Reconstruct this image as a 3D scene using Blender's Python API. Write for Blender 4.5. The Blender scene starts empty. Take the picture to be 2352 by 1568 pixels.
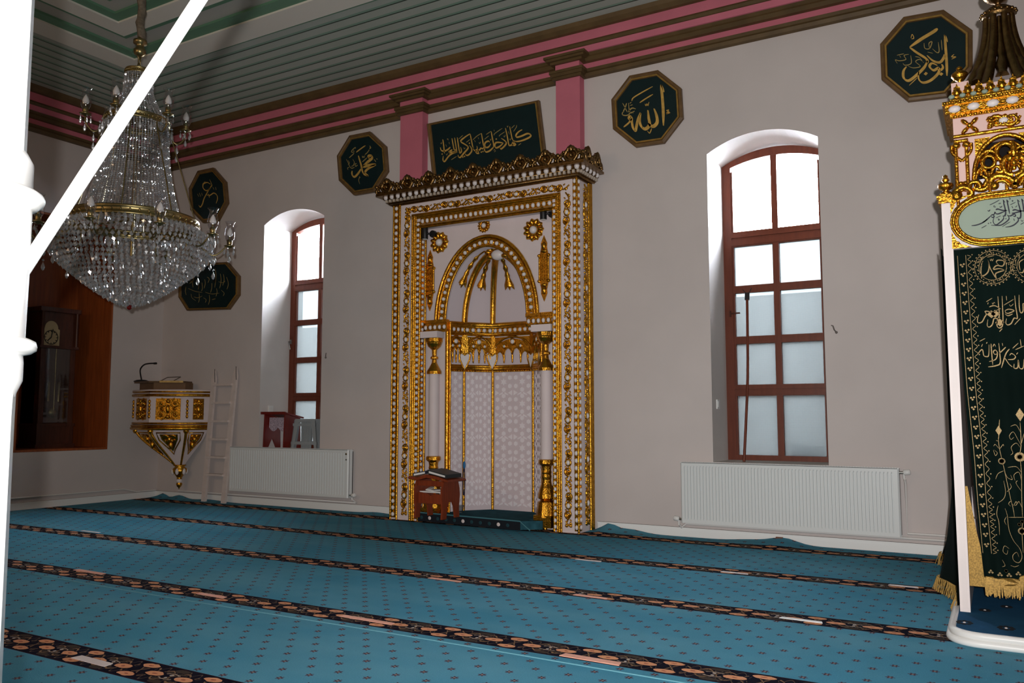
import bpy, math, random
from mathutils import Vector, Matrix
random.seed(7)
PI = math.pi
scene = bpy.context.scene
COL = scene.collection

# ------------------------------------------------------------------ camera
FPX, YAW, PITCH, CAMH = 1911.8, math.radians(30.172), math.radians(5.0945), 1.15
cyw, syw, cp, sp = math.cos(YAW), math.sin(YAW), math.cos(PITCH), math.sin(PITCH)
FWD = Vector((-syw*cp, cyw*cp, sp)); RGT = Vector((cyw, syw, 0)); UPV = RGT.cross(FWD)
CAM = Vector((0, 0, CAMH))
cd = bpy.data.cameras.new('camera'); cam = bpy.data.objects.new('camera', cd); COL.objects.link(cam)
cd.sensor_fit = 'HORIZONTAL'; cd.sensor_width = 36; cd.lens = FPX/2352*36; cd.clip_start = .05; cd.clip_end = 200
m3 = Matrix((RGT, UPV, -FWD)).transposed()
cam.matrix_world = Matrix.Translation(CAM) @ m3.to_4x4()
scene.camera = cam

# ------------------------------------------------------------------ world, exposure
scene.view_settings.view_transform = 'Standard'; scene.view_settings.look = 'None'
scene.view_settings.exposure = 0.0; scene.view_settings.gamma = 1.0
scene.view_settings.use_curve_mapping = False
scene.cycles.use_denoising = True
scene.cycles.max_bounces = 10; scene.cycles.diffuse_bounces = 4; scene.cycles.glossy_bounces = 4
scene.cycles.transmission_bounces = 8; scene.cycles.transparent_max_bounces = 16
scene.cycles.sample_clamp_indirect = 4.0
scene.cycles.caustics_reflective = False; scene.cycles.caustics_refractive = False
wd = bpy.data.worlds.new('world'); scene.world = wd; wd.use_nodes = True
bg = wd.node_tree.nodes['Background']; bg.inputs[0].default_value = (.86, .93, 1.0, 1); bg.inputs[1].default_value = 85

def lamp(name, kind, loc, energy, color=(1, 1, 1), size=.1, rot=None, size_y=None):
    d = bpy.data.lights.new(name, kind); d.energy = energy; d.color = color
    if kind == 'POINT': d.shadow_soft_size = size
    if kind == 'AREA':
        d.size = size
        if size_y: d.shape = 'RECTANGLE'; d.size_y = size_y
    o = bpy.data.objects.new(name, d); COL.objects.link(o); o.location = loc
    if rot: o.rotation_euler = rot
    return o
# the flash on the photographer's camera
fl = lamp('camera_flash', 'SPOT', CAM + UPV*.09 - FWD*.15, 1150, (1.0, .97, .95), .02)
fl.data.shadow_soft_size = .02; fl.data.spot_size = math.radians(100); fl.data.spot_blend = 1.0
fl.rotation_euler = (FWD + RGT*.10 + UPV*.03).to_track_quat('-Z', 'Y').to_euler()
# two warm ceiling lamps hanging in the back of the hall, behind the photographer
lamp('hall_lamp', 'POINT', (-6.5, -1.6, 3.6), 100, (1.0, .66, .40), .35)
lamp('hall_lamp', 'POINT', (-1.6, -1.8, 3.6), 45, (1.0, .80, .62), .35)

# ------------------------------------------------------------------ geometry of the place
YW, XL, XR, YB, ZC = 7.85, -10.43, 2.3, -3.2, 5.265      # qibla wall, left wall, right wall, back wall, ceiling
WT = .75                                                  # wall thickness
def ray(x, y): return FWD + RGT*((x-1176)/FPX) - UPV*((y-784)/FPX)
def onY(x, y, Y):
    d = ray(x, y); return CAM + d*((Y-CAM.y)/d.y)
def onX(x, y, X):
    d = ray(x, y); return CAM + d*((X-CAM.x)/d.x)
def onZ(x, y, Z):
    d = ray(x, y); return CAM + d*((Z-CAM.z)/d.z)
def W(x, y, off=0): return onY(x, y, YW-off)

# ------------------------------------------------------------------ materials
def lin(c):
    return tuple((v/255/12.92 if v/255 <= .04045 else ((v/255+.055)/1.055)**2.4) for v in c) + (1,)
MATS = {}
def mat(name, rgb, rough=.6, metal=0, spec=.4, var=0, vscale=8, bump=0, bscale=40, trans=0, ior=1.45, coat=0, stretch=None, sheen=0):
    if name in MATS: return MATS[name]
    m = bpy.data.materials.new(name); m.use_nodes = True; nt = m.node_tree; n = nt.nodes; L = nt.links
    b = n['Principled BSDF']
    b.inputs['Base Color'].default_value = lin(rgb); b.inputs['Roughness'].default_value = rough
    b.inputs['Metallic'].default_value = metal; b.inputs['Specular IOR Level'].default_value = spec
    b.inputs['Transmission Weight'].default_value = trans; b.inputs['IOR'].default_value = ior
    b.inputs['Coat Weight'].default_value = coat; b.inputs['Sheen Weight'].default_value = sheen
    if var or bump:
        tc = n.new('ShaderNodeTexCoord'); mp = n.new('ShaderNodeMapping'); L.new(tc.outputs['Object'], mp.inputs[0])
        if stretch: mp.inputs['Scale'].default_value = stretch
    if var:
        t = n.new('ShaderNodeTexNoise'); t.inputs['Scale'].default_value = vscale; t.inputs['Detail'].default_value = 4
        L.new(mp.outputs[0], t.inputs[0])
        r = n.new('ShaderNodeValToRGB'); r.color_ramp.elements[0].position = .3; r.color_ramp.elements[1].position = .7
        lo = [v*(1-var) for v in lin(rgb)[:3]]; hi = [min(1, v*(1+var)) for v in lin(rgb)[:3]]
        r.color_ramp.elements[0].color = (*lo, 1); r.color_ramp.elements[1].color = (*hi, 1)
        L.new(t.outputs[0], r.inputs[0]); L.new(r.outputs[0], b.inputs['Base Color'])
    if bump:
        t2 = n.new('ShaderNodeTexNoise'); t2.inputs['Scale'].default_value = bscale; t2.inputs['Detail'].default_value = 5
        L.new(mp.outputs[0], t2.inputs[0]); bp = n.new('ShaderNodeBump'); bp.inputs['Strength'].default_value = bump
        bp.inputs['Distance'].default_value = .01
        L.new(t2.outputs[0], bp.inputs['Height']); L.new(bp.outputs[0], b.inputs['Normal'])
    MATS[name] = m; return m

M_WALL = mat('wall_paint', (205, 196, 193), .85, spec=.2, var=.05, vscale=1.2, bump=.12, bscale=14)
M_REVEAL = mat('reveal_plaster', (214, 208, 204), .85, spec=.2, var=.05, vscale=2, bump=.12, bscale=14)
M_PINK = mat('pink_paint', (198, 112, 128), .8, spec=.2, var=.05, vscale=3)
M_OLIVE = mat('bronze_moulding', (92, 72, 44), .5, spec=.4, var=.18, vscale=6)
M_GOLD = mat('gilding', (206, 150, 48), .24, 1, var=.3, vscale=18, bump=.5, bscale=70)
M_BRONZE = mat('old_gilding', (126, 98, 60), .32, 1, var=.3, vscale=25, bump=.25, bscale=90)
M_BEAD = mat('white_bead', (226, 218, 216), .4, spec=.5)
M_CREAM = mat('cream_paint', (222, 208, 208), .6, spec=.3, var=.03, vscale=5)
M_PINKCREAM = mat('pink_cream_paint', (232, 196, 188), .55, spec=.3, var=.03, vscale=5)
M_WHITE = mat('white_gloss_paint', (238, 238, 236), .35, spec=.5)
M_LADDER = mat('ladder_paint', (216, 202, 196), .55, var=.06, vscale=12)
M_RAD = mat('radiator_enamel', (222, 226, 226), .35, spec=.5)
M_FRAME = mat('mahogany_frame', (104, 50, 32), .4, spec=.45, var=.15, vscale=4, stretch=(8, 8, 1))
M_WOOD = mat('red_wood', (126, 52, 24), .45, spec=.45, var=.2, vscale=6, stretch=(10, 10, 1))
M_DKWOOD = mat('dark_wood', (72, 36, 24), .4, spec=.45, var=.25, vscale=5, stretch=(8, 8, 1))
M_CABWOOD = mat('cabinet_wood', (150, 76, 34), .4, spec=.45, var=.22, vscale=3, stretch=(10, 10, .8))
M_STANDWOOD = mat('lectern_varnish', (110, 30, 22), .28, spec=.5, var=.15, vscale=5, stretch=(8, 8, 1))
M_PANELG = mat('green_panel', (12, 34, 36), .35, spec=.4, var=.1, vscale=6)
M_INK = mat('gold_paint', (206, 164, 84), .5, .25, var=.2, vscale=20)
M_INKTHIN = mat('pale_gold_paint', (170, 146, 88), .5, .2)
M_BLACK = mat('black_plastic', (26, 26, 28), .45)
M_STEEL = mat('steel', (170, 170, 166), .3, 1)
M_BRASS = mat('aged_brass', (150, 134, 92), .34, 1, var=.2, vscale=30)
M_BULB = mat('frosted_bulb', (240, 236, 230), .4)
M_RUBY = mat('ruby_glass', (110, 8, 10), .08, trans=.3)
M_GREY = mat('grey_plastic', (150, 156, 160), .5, var=.06, vscale=3)
M_BOOK = mat('navy_cover', (48, 50, 66), .6)
M_BOOK2 = mat('charcoal_cover', (46, 50, 52), .5)
M_PAPER = mat('paper', (230, 228, 226), .8)
M_VELVET = mat('green_velvet', (8, 22, 19), .85, spec=.08, var=.2, vscale=3)
M_THREAD = mat('gold_thread', (136, 114, 76), .5, .4, var=.5, vscale=220)
M_FRINGE = mat('gold_fringe', (164, 130, 66), .55, .4, var=.4, vscale=120)
M_SAGE = mat('sage_panel', (150, 166, 150), .5, var=.04, vscale=4)
M_NAVY = mat('navy_ink', (30, 32, 50), .5)
M_MINWHITE = mat('minbar_white', (236, 226, 224), .45, spec=.4, var=.03, vscale=6)
M_BLUE = mat('blue_ribbon', (40, 110, 160), .6)
M_NAVYCORD = mat('navy_cord', (40, 40, 70), .7)
M_CREAMDIAL = mat('clock_dial', (196, 182, 140), .4, .2)
M_DARKGLASS = mat('clock_glass', (46, 56, 52), .08, spec=.6)
M_SWITCH = mat('switch_plastic', (226, 226, 224), .4)
M_TAPE = mat('white_tape', (226, 214, 212), .5)
M_PEACHTAPE = mat('peach_tape', (228, 168, 146), .6)
M_CLOTH = mat('lace_cloth', (170, 156, 170), .8, var=.5, vscale=60)
M_HOOK = mat('hook_wire', (120, 112, 108), .5, .6)

def glassy(name, tint, gloss_rough, base_fac, fres=1.5, milk=0):
    """thin clear glass: see-through with mirror glints by angle"""
    m = bpy.data.materials.new(name); m.use_nodes = True; nt = m.node_tree; n = nt.nodes; L = nt.links
    for x in list(n): n.remove(x)
    o = n.new('ShaderNodeOutputMaterial'); mx = n.new('ShaderNodeMixShader')
    t = n.new('ShaderNodeBsdfTransparent'); t.inputs[0].default_value = (*tint, 1)
    g = n.new('ShaderNodeBsdfGlossy'); g.inputs['Roughness'].default_value = gloss_rough
    f = n.new('ShaderNodeLayerWeight'); f.inputs[0].default_value = .5
    p = n.new('ShaderNodeMath'); p.operation = 'POWER'; p.inputs[1].default_value = 6-2*fres; L.new(f.outputs['Facing'], p.inputs[0])
    a = n.new('ShaderNodeMath'); a.operation = 'MULTIPLY_ADD'; a.use_clamp = True; a.inputs[1].default_value = 1-base_fac; a.inputs[2].default_value = base_fac
    L.new(p.outputs[0], a.inputs[0]); L.new(a.outputs[0], mx.inputs[0])
    L.new(t.outputs[0], mx.inputs[1]); L.new(g.outputs[0], mx.inputs[2])
    if milk:
        d = n.new('ShaderNodeBsdfDiffuse'); d.inputs[0].default_value = (.8, .8, .82, 1); m2 = n.new('ShaderNodeMixShader'); m2.inputs[0].default_value = milk
        L.new(mx.outputs[0], m2.inputs[1]); L.new(d.outputs[0], m2.inputs[2]); L.new(m2.outputs[0], o.inputs[0])
    else: L.new(mx.outputs[0], o.inputs[0])
    return m
M_CHIMNEY = glassy('lamp_glass', (.88, .88, .91), .06, .10)
M_CRYSTAL = glassy('crystal', (.78, .78, .80), .2, .28, 1.7, .18)
M_CLEAR = glassy('tumbler_glass', (.92, .94, .95), .04, .06)

def frosted(name, col, mixt):
    """figured window glass: scatters the daylight, still lets a blurred view through"""
    m = bpy.data.materials.new(name); m.use_nodes = True; nt = m.node_tree; n = nt.nodes; L = nt.links
    for x in list(n): n.remove(x)
    o = n.new('ShaderNodeOutputMaterial'); mx = n.new('ShaderNodeMixShader'); mx.inputs[0].default_value = mixt
    t = n.new('ShaderNodeBsdfTranslucent'); t.inputs[0].default_value = lin(col)
    r = n.new('ShaderNodeBsdfRefraction'); r.inputs['Roughness'].default_value = .16; r.inputs['IOR'].default_value = 1.02
    r.inputs[0].default_value = lin(col)
    tc = n.new('ShaderNodeTexCoord'); vo = n.new('ShaderNodeTexBrick'); vo.inputs['Scale'].default_value = 40
    mp = n.new('ShaderNodeMapping'); mp.inputs['Rotation'].default_value = (PI/2, 0, 0)
    vo.offset = 0; vo.inputs['Color1'].default_value = (1, 1, 1, 1); vo.inputs['Color2'].default_value = (.96, .96, .96, 1)
    vo.inputs['Mortar'].default_value = (.80, .84, .86, 1); vo.inputs['Mortar Size'].default_value = .04
    vo.inputs['Brick Width'].default_value = .4; vo.inputs['Row Height'].default_value = .4
    mc = n.new('ShaderNodeMix'); mc.data_type = 'RGBA'; mc.blend_type = 'MULTIPLY'; mc.inputs[0].default_value = 1
    mc.inputs[6].default_value = lin(col)
    L.new(tc.outputs['Object'], mp.inputs[0]); L.new(mp.outputs[0], vo.inputs[0]); L.new(vo.outputs[0], mc.inputs[7])
    L.new(mc.outputs[2], t.inputs[0]); L.new(mc.outputs[2], r.inputs[0])
    L.new(t.outputs[0], mx.inputs[1]); L.new(r.outputs[0], mx.inputs[2]); L.new(mx.outputs[0], o.inputs[0])
    return m
M_FROST = frosted('figured_glass', (121, 123, 123), .55)
M_SKYGLASS = glassy('clear_glass', (.97, .98, 1.0), .03, 0)

# ------------------------------------------------------------------ object helpers
def tag(o, label=None, cat=None, group=None, kind=None):
    if label: o['label'] = label
    if cat: o['category'] = cat
    if group: o['group'] = group
    if kind: o['kind'] = kind
    return o
def empty(name, loc, label=None, cat=None, group=None):
    o = bpy.data.objects.new(name, None); COL.objects.link(o); o.location = loc; o.empty_display_size = .1
    return tag(o, label, cat, group)
def wpos(o):
    v = Vector((0, 0, 0))
    while o is not None: v += o.location; o = o.parent
    return v
class MB:
    def __init__(s): s.v = []; s.f = []; s.m = []; s.s = []
    def add(s, vs, fs, mi=0, smooth=False):
        k = len(s.v); s.v += [tuple(p) for p in vs]
        for f in fs: s.f.append(tuple(i+k for i in f)); s.m.append(mi); s.s.append(smooth)
    def box(s, x0, x1, y0, y1, z0, z1, mi=0):
        x0, x1 = min(x0, x1), max(x0, x1); y0, y1 = min(y0, y1), max(y0, y1); z0, z1 = min(z0, z1), max(z0, z1)
        s.add([(x0, y0, z0), (x1, y0, z0), (x1, y1, z0), (x0, y1, z0), (x0, y0, z1), (x1, y0, z1), (x1, y1, z1), (x0, y1, z1)],
              [(3, 2, 1, 0), (4, 5, 6, 7), (0, 1, 5, 4), (1, 2, 6, 5), (2, 3, 7, 6), (3, 0, 4, 7)], mi)
    def bar(s, a, b, w, h, up=(0, 0, 1), mi=0):
        a = Vector(a); b = Vector(b); d = (b-a).normalized(); r = d.cross(Vector(up)).normalized(); u = r.cross(d)
        vs = [p + r*(sx*w/2) + u*(sz*h/2) for p in (a, b) for sx, sz in ((-1, -1), (1, -1), (1, 1), (-1, 1))]
        s.add(vs, [(0, 1, 2, 3), (7, 6, 5, 4), (4, 5, 1, 0), (5, 6, 2, 1), (6, 7, 3, 2), (7, 4, 0, 3)], mi)
    def prism(s, poly, nrm, mi=0, mi_side=None):
        """poly: 3D points (front), extruded by vector nrm"""
        n = len(poly); nrm = Vector(nrm); P = [Vector(p) for p in poly]
        s.add(P, [tuple(range(n))], mi)
        s.add([p+nrm for p in P], [tuple(reversed(range(n)))], mi)
        s.add(P+[p+nrm for p in P], [(i, n+i, n+(i+1) % n, (i+1) % n) for i in range(n)], mi if mi_side is None else mi_side)
    def tube(s, pts, rad, n=6, mi=0, closed=False, cap=True, flat=1.0, nrm=None):
        P = [Vector(p) for p in pts]; k = len(P)
        R = rad if isinstance(rad, (list, tuple)) else [rad]*k
        vs = []; ref = Vector(nrm) if nrm is not None else None; prev = None
        for i, p in enumerate(P):
            a = P[(i-1) % k] if (closed or i > 0) else p; b = P[(i+1) % k] if (closed or i < k-1) else p
            t = b-a
            if t.length < 1e-9: t = Vector((0, 0, 1))
            t.normalize()
            if ref is not None: u = ref
            else:
                u = prev if prev is not None else (Vector((0, 0, 1)) if abs(t.z) < .9 else Vector((1, 0, 0)))
            r = t.cross(u)
            if r.length < 1e-6: r = t.cross(Vector((0.3, .5, .8)))
            r.normalize(); uu = r.cross(t).normalized(); prev = uu
            for j in range(n):
                an = 2*PI*j/n; vs.append(p + r*(math.cos(an)*R[i]) + uu*(math.sin(an)*R[i]*flat))
        fs = []
        for i in range(k if closed else k-1):
            i2 = (i+1) % k
            for j in range(n): fs.append((i*n+j, i*n+(j+1) % n, i2*n+(j+1) % n, i2*n+j))
        s.add(vs, fs, mi, True)
        if cap and not closed:
            s.add(vs[:n], [tuple(reversed(range(n)))], mi); s.add(vs[-n:], [tuple(range(n))], mi)
    def lathe(s, prof, c, n=24, mi=0, smooth=True, ax=None, rot=0, cap=True, sweep=2*PI):
        """prof [(r, h)], axis along z (or ax) through c"""
        c = Vector(c); A = Vector(ax).normalized() if ax is not None else Vector((0, 0, 1))
        X = A.orthogonal().normalized() if ax is not None else Vector((1, 0, 0)); Y = A.cross(X)
        vs = []
        for r, h in prof:
            for j in range(n):
                a = rot+sweep*j/n; vs.append(c + A*h + X*(math.cos(a)*r) + Y*(math.sin(a)*r))
        fs = [(i*n+j, i*n+(j+1) % n, (i+1)*n+(j+1) % n, (i+1)*n+j) for i in range(len(prof)-1) for j in range(n)]
        s.add(vs, fs, mi, smooth)
        if cap:
            s.add(vs[:n], [tuple(reversed(range(n)))], mi); s.add(vs[-n:], [tuple(range(n))], mi)
    def ell(s, c, rx, ry, rz, nu=8, nv=5, mi=0, U=(1, 0, 0), V=(0, 1, 0), N=(0, 0, 1), half=False):
        c = Vector(c); U = Vector(U); V = Vector(V); N = Vector(N); vs = []; fs = []
        for i in range(nv+1):
            th = (PI/2 if half else PI)*i/nv
            for j in range(nu):
                a = 2*PI*j/nu
                vs.append(c + U*(rx*math.sin(th)*math.cos(a)) + V*(ry*math.sin(th)*math.sin(a)) + N*(rz*math.cos(th)))
        for i in range(nv):
            for j in range(nu): fs.append((i*nu+j, (i+1)*nu+j, (i+1)*nu+(j+1) % nu, i*nu+(j+1) % nu))
        s.add(vs, fs, mi, True)
    def octa(s, c, r, h, mi=0, rot=0):
        c = Vector(c); M = Matrix.Rotation(random.uniform(-.45, .45), 3, 'X') @ Matrix.Rotation(random.uniform(-.45, .45), 3, 'Y')
        q = [c+M @ Vector((math.cos(rot+PI/2*k)*r, math.sin(rot+PI/2*k)*r, 0)) for k in range(4)]; ax_ = M @ Vector((0, 0, h))
        s.add([c+ax_]+q+[c-ax_], [(0, 1, 2), (0, 2, 3), (0, 3, 4), (0, 4, 1), (5, 2, 1), (5, 3, 2), (5, 4, 3), (5, 1, 4)], mi)
    def build(s, name, mats, parent=None, label=None, cat=None, group=None, kind=None, base=None):
        me = bpy.data.meshes.new(name)
        if parent is not None: org = wpos(parent)
        elif base is not None: org = Vector(base)
        else: org = Vector((0, 0, 0))
        me.from_pydata([(x-org.x, y-org.y, z-org.z) for x, y, z in s.v], [], s.f)
        for m in (mats if isinstance(mats, (list, tuple)) else [mats]): me.materials.append(m)
        me.polygons.foreach_set('material_index', s.m); me.polygons.foreach_set('use_smooth', s.s); me.update()
        o = bpy.data.objects.new(name, me); COL.objects.link(o)
        if parent is not None: o.parent = parent
        else: o.location = org
        return tag(o, label, cat, group, kind)
def cr(pts, n=6, closed=False):
    """Catmull-Rom through 2D or 3D points"""
    P = [Vector(p if len(p) == 3 else (p[0], p[1], 0)) for p in pts]; k = len(P)
    if k < 3: 
        return [P[0].lerp(P[-1], i/n) for i in range(n+1)] if k == 2 else P
    out = []
    for i in range(k if closed else k-1):
        g = (lambda j: P[j % k]) if closed else (lambda j: P[max(0, min(k-1, j))])
        a, b, c, d = g(i-1), g(i), g(i+1), g(i+2)
        for q in range(n):
            t = q/n
            out.append(.5*((2*b)+(c-a)*t+(2*a-5*b+4*c-d)*t*t+(3*b-a-3*c+d)*t**3))
    if not closed: out.append(P[-1])
    return out
class Fr:
    """local frame on a surface: u right, v up, n out"""
    def __init__(s, o, U, V, N): s.o = Vector(o); s.U = Vector(U); s.V = Vector(V); s.N = Vector(N)
    def __call__(s, u, v, n=0): return s.o + s.U*u + s.V*v + s.N*n
    def off(s, n): return Fr(s.o+s.N*n, s.U, s.V, s.N)
def FY(y): return Fr((0, y, 0), (1, 0, 0), (0, 0, 1), (0, -1, 0))    # surfaces facing the room: u = x, v = z
def FXp(x): return Fr((x, 0, 0), (0, 1, 0), (0, 0, 1), (1, 0, 0))    # faces +x: u = y, v = z

def pen(mb, pts, w, F, lift, mi=0, thin=.3, nib=-.95, n=5, taper=True, t=.004):
    """broad-nib pen stroke on frame F; pts (u, v); w = nib width"""
    P = cr(pts, n); k = len(P)
    if k < 2: return
    nd = Vector((math.cos(nib), math.sin(nib), 0)); L = []; R = []
    for i, p in enumerate(P):
        d = P[min(k-1, i+1)]-P[max(0, i-1)]
        d = d.normalized() if d.length > 1e-9 else Vector((1, 0, 0))
        q = Vector((-d.y, d.x, 0)); o = nd if nd.dot(q) > 0 else -nd
        e = 1.0
        if taper: e = min(1, .45+i/(k-1)*3, .35+(k-1-i)/(k-1)*3)
        off = (o*(.5*(1-thin)) + q*(.5*thin+.18))*w*e
        L.append(p+off); R.append(p-off)
    vs = [F(p.x, p.y, lift) for p in L]+[F(p.x, p.y, lift) for p in R]
    vs += [F(p.x, p.y, lift-t) for p in L]+[F(p.x, p.y, lift-t) for p in R]
    fs = []
    for i in range(k-1):
        fs += [(k+i, k+i+1, i+1, i), (i, i+1, 2*k+i+1, 2*k+i), (3*k+i, 3*k+i+1, k+i+1, k+i)]
    mb.add(vs, fs, mi)
def dot(mb, c, r, F, lift, mi=0):
    u, v = c; mb.prism([F(u, v+r, lift), F(u-r, v, lift), F(u, v-r, lift), F(u+r, v, lift)], -F.N*.004, mi)
def px_strokes(mb, strokes, ox, oy, s, Y, lift, mi=0, dots=(), dotr=2.2, k=.74):
    """strokes read off the photograph (zoom window ox, oy, scale s), laid on the plane y = Y"""
    F = FY(Y)
    for st in strokes:
        w, pts = st[0], st[1]
        if not pts: continue
        q = [onY(ox+x/s, oy+y/s, Y) for x, y in pts]
        sc = (onY(ox+pts[0][0]/s+1, oy+pts[0][1]/s, Y)-onY(ox+pts[0][0]/s, oy+pts[0][1]/s, Y)).length
        sc = min(sc, (onY(ox+pts[0][0]/s, oy+pts[0][1]/s+1, Y)-onY(ox+pts[0][0]/s, oy+pts[0][1]/s, Y)).length*1.15)
        pen(mb, [(p.x, p.z) for p in q], w/s*sc*k, F, lift, mi)
    for x, y in dots:
        p = onY(ox+x/s, oy+y/s, Y); sc = (onY(ox+x/s, oy+y/s+1, Y)-p).length
        dot(mb, (p.x, p.z), dotr*sc, F, lift, mi)

# ornament generators, all on a frame F between (u0, v0) and (u1, v1)
def bead_row(mb, F, a, b, pitch, rb, lift, mi_b=1, mi_g=0, strip=None, flat=.75):
    a = Vector((a[0], a[1], 0)); b = Vector((b[0], b[1], 0)); d = b-a; L = d.length; n = max(2, round(L/pitch)); d /= L
    q = Vector((-d.y, d.x, 0)); st = L/n
    U3 = F.U*d.x+F.V*d.y; Q3 = F.U*q.x+F.V*q.y
    if strip:
        c = [a+q*strip, a-q*strip, b-q*strip, b+q*strip]
        mb.prism([F(p.x, p.y, lift) for p in c], -F.N*.03, mi_g)
    for i in range(n):
        p = a+d*(st*(i+.5)); mb.ell(F(p.x, p.y, lift), st*.34, rb, rb*flat, 8, 3, mi_b, U3, Q3, F.N, half=True)
        if i < n-1:
            p = a+d*(st*(i+1)); h = rb*.62; w = st*.13
            mb.prism([F(*(p+d*w+q*h)[:2], lift+rb*.35), F(*(p-d*w+q*h)[:2], lift+rb*.35), F(*(p-d*w-q*h)[:2], lift+rb*.35), F(*(p+d*w-q*h)[:2], lift+rb*.35)], -F.N*rb*.5, mi_g)
def roll(mb, F, a, b, r, lift=0, mi=0, n=7, flat=1.0):
    mb.tube([F(a[0], a[1], lift), F(b[0], b[1], lift)], r, n, mi, flat=flat)
def scroll_band(mb, F, a, b, w, lift, period=.42, mi=0, mi_gem=1, gem=True, ph=0.0):
    """running acanthus scroll with white gems"""
    a = Vector((a[0], a[1], 0)); b = Vector((b[0], b[1], 0)); d = b-a; L = d.length; n = max(1, round(L/period)); d /= L
    q = Vector((-d.y, d.x, 0)); T = L/n; r0 = w*.16
    def P(s, t, h=0): p = a+d*s+q*t; return F(p.x, p.y, lift+h)
    N_ = n*12
    mb.tube([P(L*k/N_, w*.30*math.sin(2*PI*k/6+.6)) for k in range(N_+1)], r0*.62, 5, mi, nrm=F.N)
    for i in range(n):
        s0 = T*(i+ph)
        for f_, t_ in ((.13, .30), (.17, -.28), (.40, .33), (.61, -.33), (.86, .28), (.90, -.30)):
            if s0+T*f_ < L: mb.ell(P(s0+T*f_, w*t_), w*.17, w*.12, w*.13, 6, 3, mi, (F.U*(d.x+.4*q.x)+F.V*(d.y+.4*q.y)).normalized(), F.U*q.x+F.V*q.y, F.N, half=True)
        for sg, c in ((1, .30), (-1, .72)):
            cx = s0+T*c
            if cx > L-.25*T: 
                if cx > L: cx -= L
            sp = []
            for k in range(15):
                th = k/14*2*PI*1.35; rr = w*(.46-.30*k/14)
                sp.append(P(max(0, min(L, cx+math.cos(th*sg+PI*(sg > 0)*0+PI)*rr*1.05)), math.sin(th*sg)*rr, 0))
            mb.tube(sp, [r0*(1-.35*k/14) for k in range(15)], 5, mi, nrm=F.N, flat=1.3)
            mb.ell(P(cx, 0), w*.19, w*.19, w*.16, 6, 3, mi, F.U, F.V, F.N, half=True)
            for t in (-1, 1):
                s2 = max(0, min(L, cx+t*T*.20)); 
                mb.ell(P(s2, w*.30*t*sg), w*.24, w*.15, w*.14, 6, 3, mi, (F.U*(d.x+.5*q.x)+F.V*(d.y+.5*q.y)).normalized(), (F.U*q.x+F.V*q.y), F.N, half=True)
        gx = s0+T*.505
        if gx > L: gx -= L
        if gem:
            U3 = F.U*d.x+F.V*d.y; Q3 = F.U*q.x+F.V*q.y
            mb.ell(P(gx, 0), w*.32, w*.26, w*.24, 10, 4, mi_gem, U3, Q3, F.N, half=True)
            ring = [P(gx+math.cos(t)*w*.36, math.sin(t)*w*.31) for t in [2*PI*k/12 for k in range(12)]]
            mb.tube(ring, r0*.85, 5, mi, closed=True, nrm=F.N)
        for t in (-1, 1):                                  # leaf sprays where the scrolls meet
            for j in range(3):
                s2 = max(.2*w, min(L-.2*w, s0+T*.02+j*w*.2-w*.2))
                mb.ell(P(s2, t*w*(.34-.12*j)), w*.20, w*.13, w*.14, 6, 3, mi, F.U*d.x+F.V*d.y, F.U*q.x+F.V*q.y, F.N, half=True)
def spiral(F, c, r0, r1, a0, turns, n=16, lift=0, sx=1):
    return [F(c[0]+sx*math.cos(a0+turns*2*PI*k/n)*(r0+(r1-r0)*k/n), c[1]+math.sin(a0+turns*2*PI*k/n)*(r0+(r1-r0)*k/n), lift) for k in range(n+1)]
def rosette(mb, F, c, r, petals, lift, mi=0, mi_c=1, core=.34):
    for k in range(petals):
        a = 2*PI*k/petals; dx, dy = math.cos(a), math.sin(a)
        p = F(c[0]+dx*r*.66, c[1]+dy*r*.66, lift)
        mb.ell(p, r*.36, r*.66*math.tan(PI/petals)*1.06, r*.30, 8, 4, mi, F.U*dx+F.V*dy, F.U*-dy+F.V*dx, F.N, half=True)
    mb.lathe([(r*.95, -.01), (r*.80, .008)], F(c[0], c[1], lift), 20, mi, ax=F.N)
    mb.ell(F(c[0], c[1], lift+r*.06), r*core, r*core, r*.30, 12, 4, mi_c, F.U, F.V, F.N, half=True)
def drop(mb, p, s, mi=0):
    """a cut crystal drop, bead on top"""
    x, y, z = p
    mb.octa((x, y, z), .28*s, .28*s, mi); mb.lathe([(.02*s, -.35*s), (.30*s, -1.1*s), (.36*s, -1.45*s), (.2*s, -1.85*s), (.02*s, -2.05*s)], (x, y, z), 6, mi, smooth=False)
# ================================================================== THE SETTING
# --- floor under the carpet
mb = MB(); mb.box(XL-WT, XR+.3, YB-.3, YW+WT+.4, -.25, -.012); mb.build('floor', mat('floor_boards', (110, 80, 55), .7), kind='structure')

# --- windows: opening x0..x1, z0, spring, apex (both alike)
ZS0 = onY(1780, 1058, 8.36).z; ZSP = .5*(W(1621, 351).z+W(1879.5, 317).z); ZAP = W(1757, 298).z
WIN = [(W(604, 650).x, W(742, 650).x), (W(1627, 530).x, W(1885.5, 530).x)]
YFR = 8.36                                               # room-side face of the window frames
def arc(x0, x1, zs, za, n=20):
    c = (x0+x1)/2; h = (x1-x0)/2; r = (h*h+(za-zs)**2)/(2*(za-zs)); a = math.asin(h/r)
    return [(c+r*math.sin(-a+2*a*i/n), za-r+r*math.cos(-a+2*a*i/n)) for i in range(n+1)]
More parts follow.
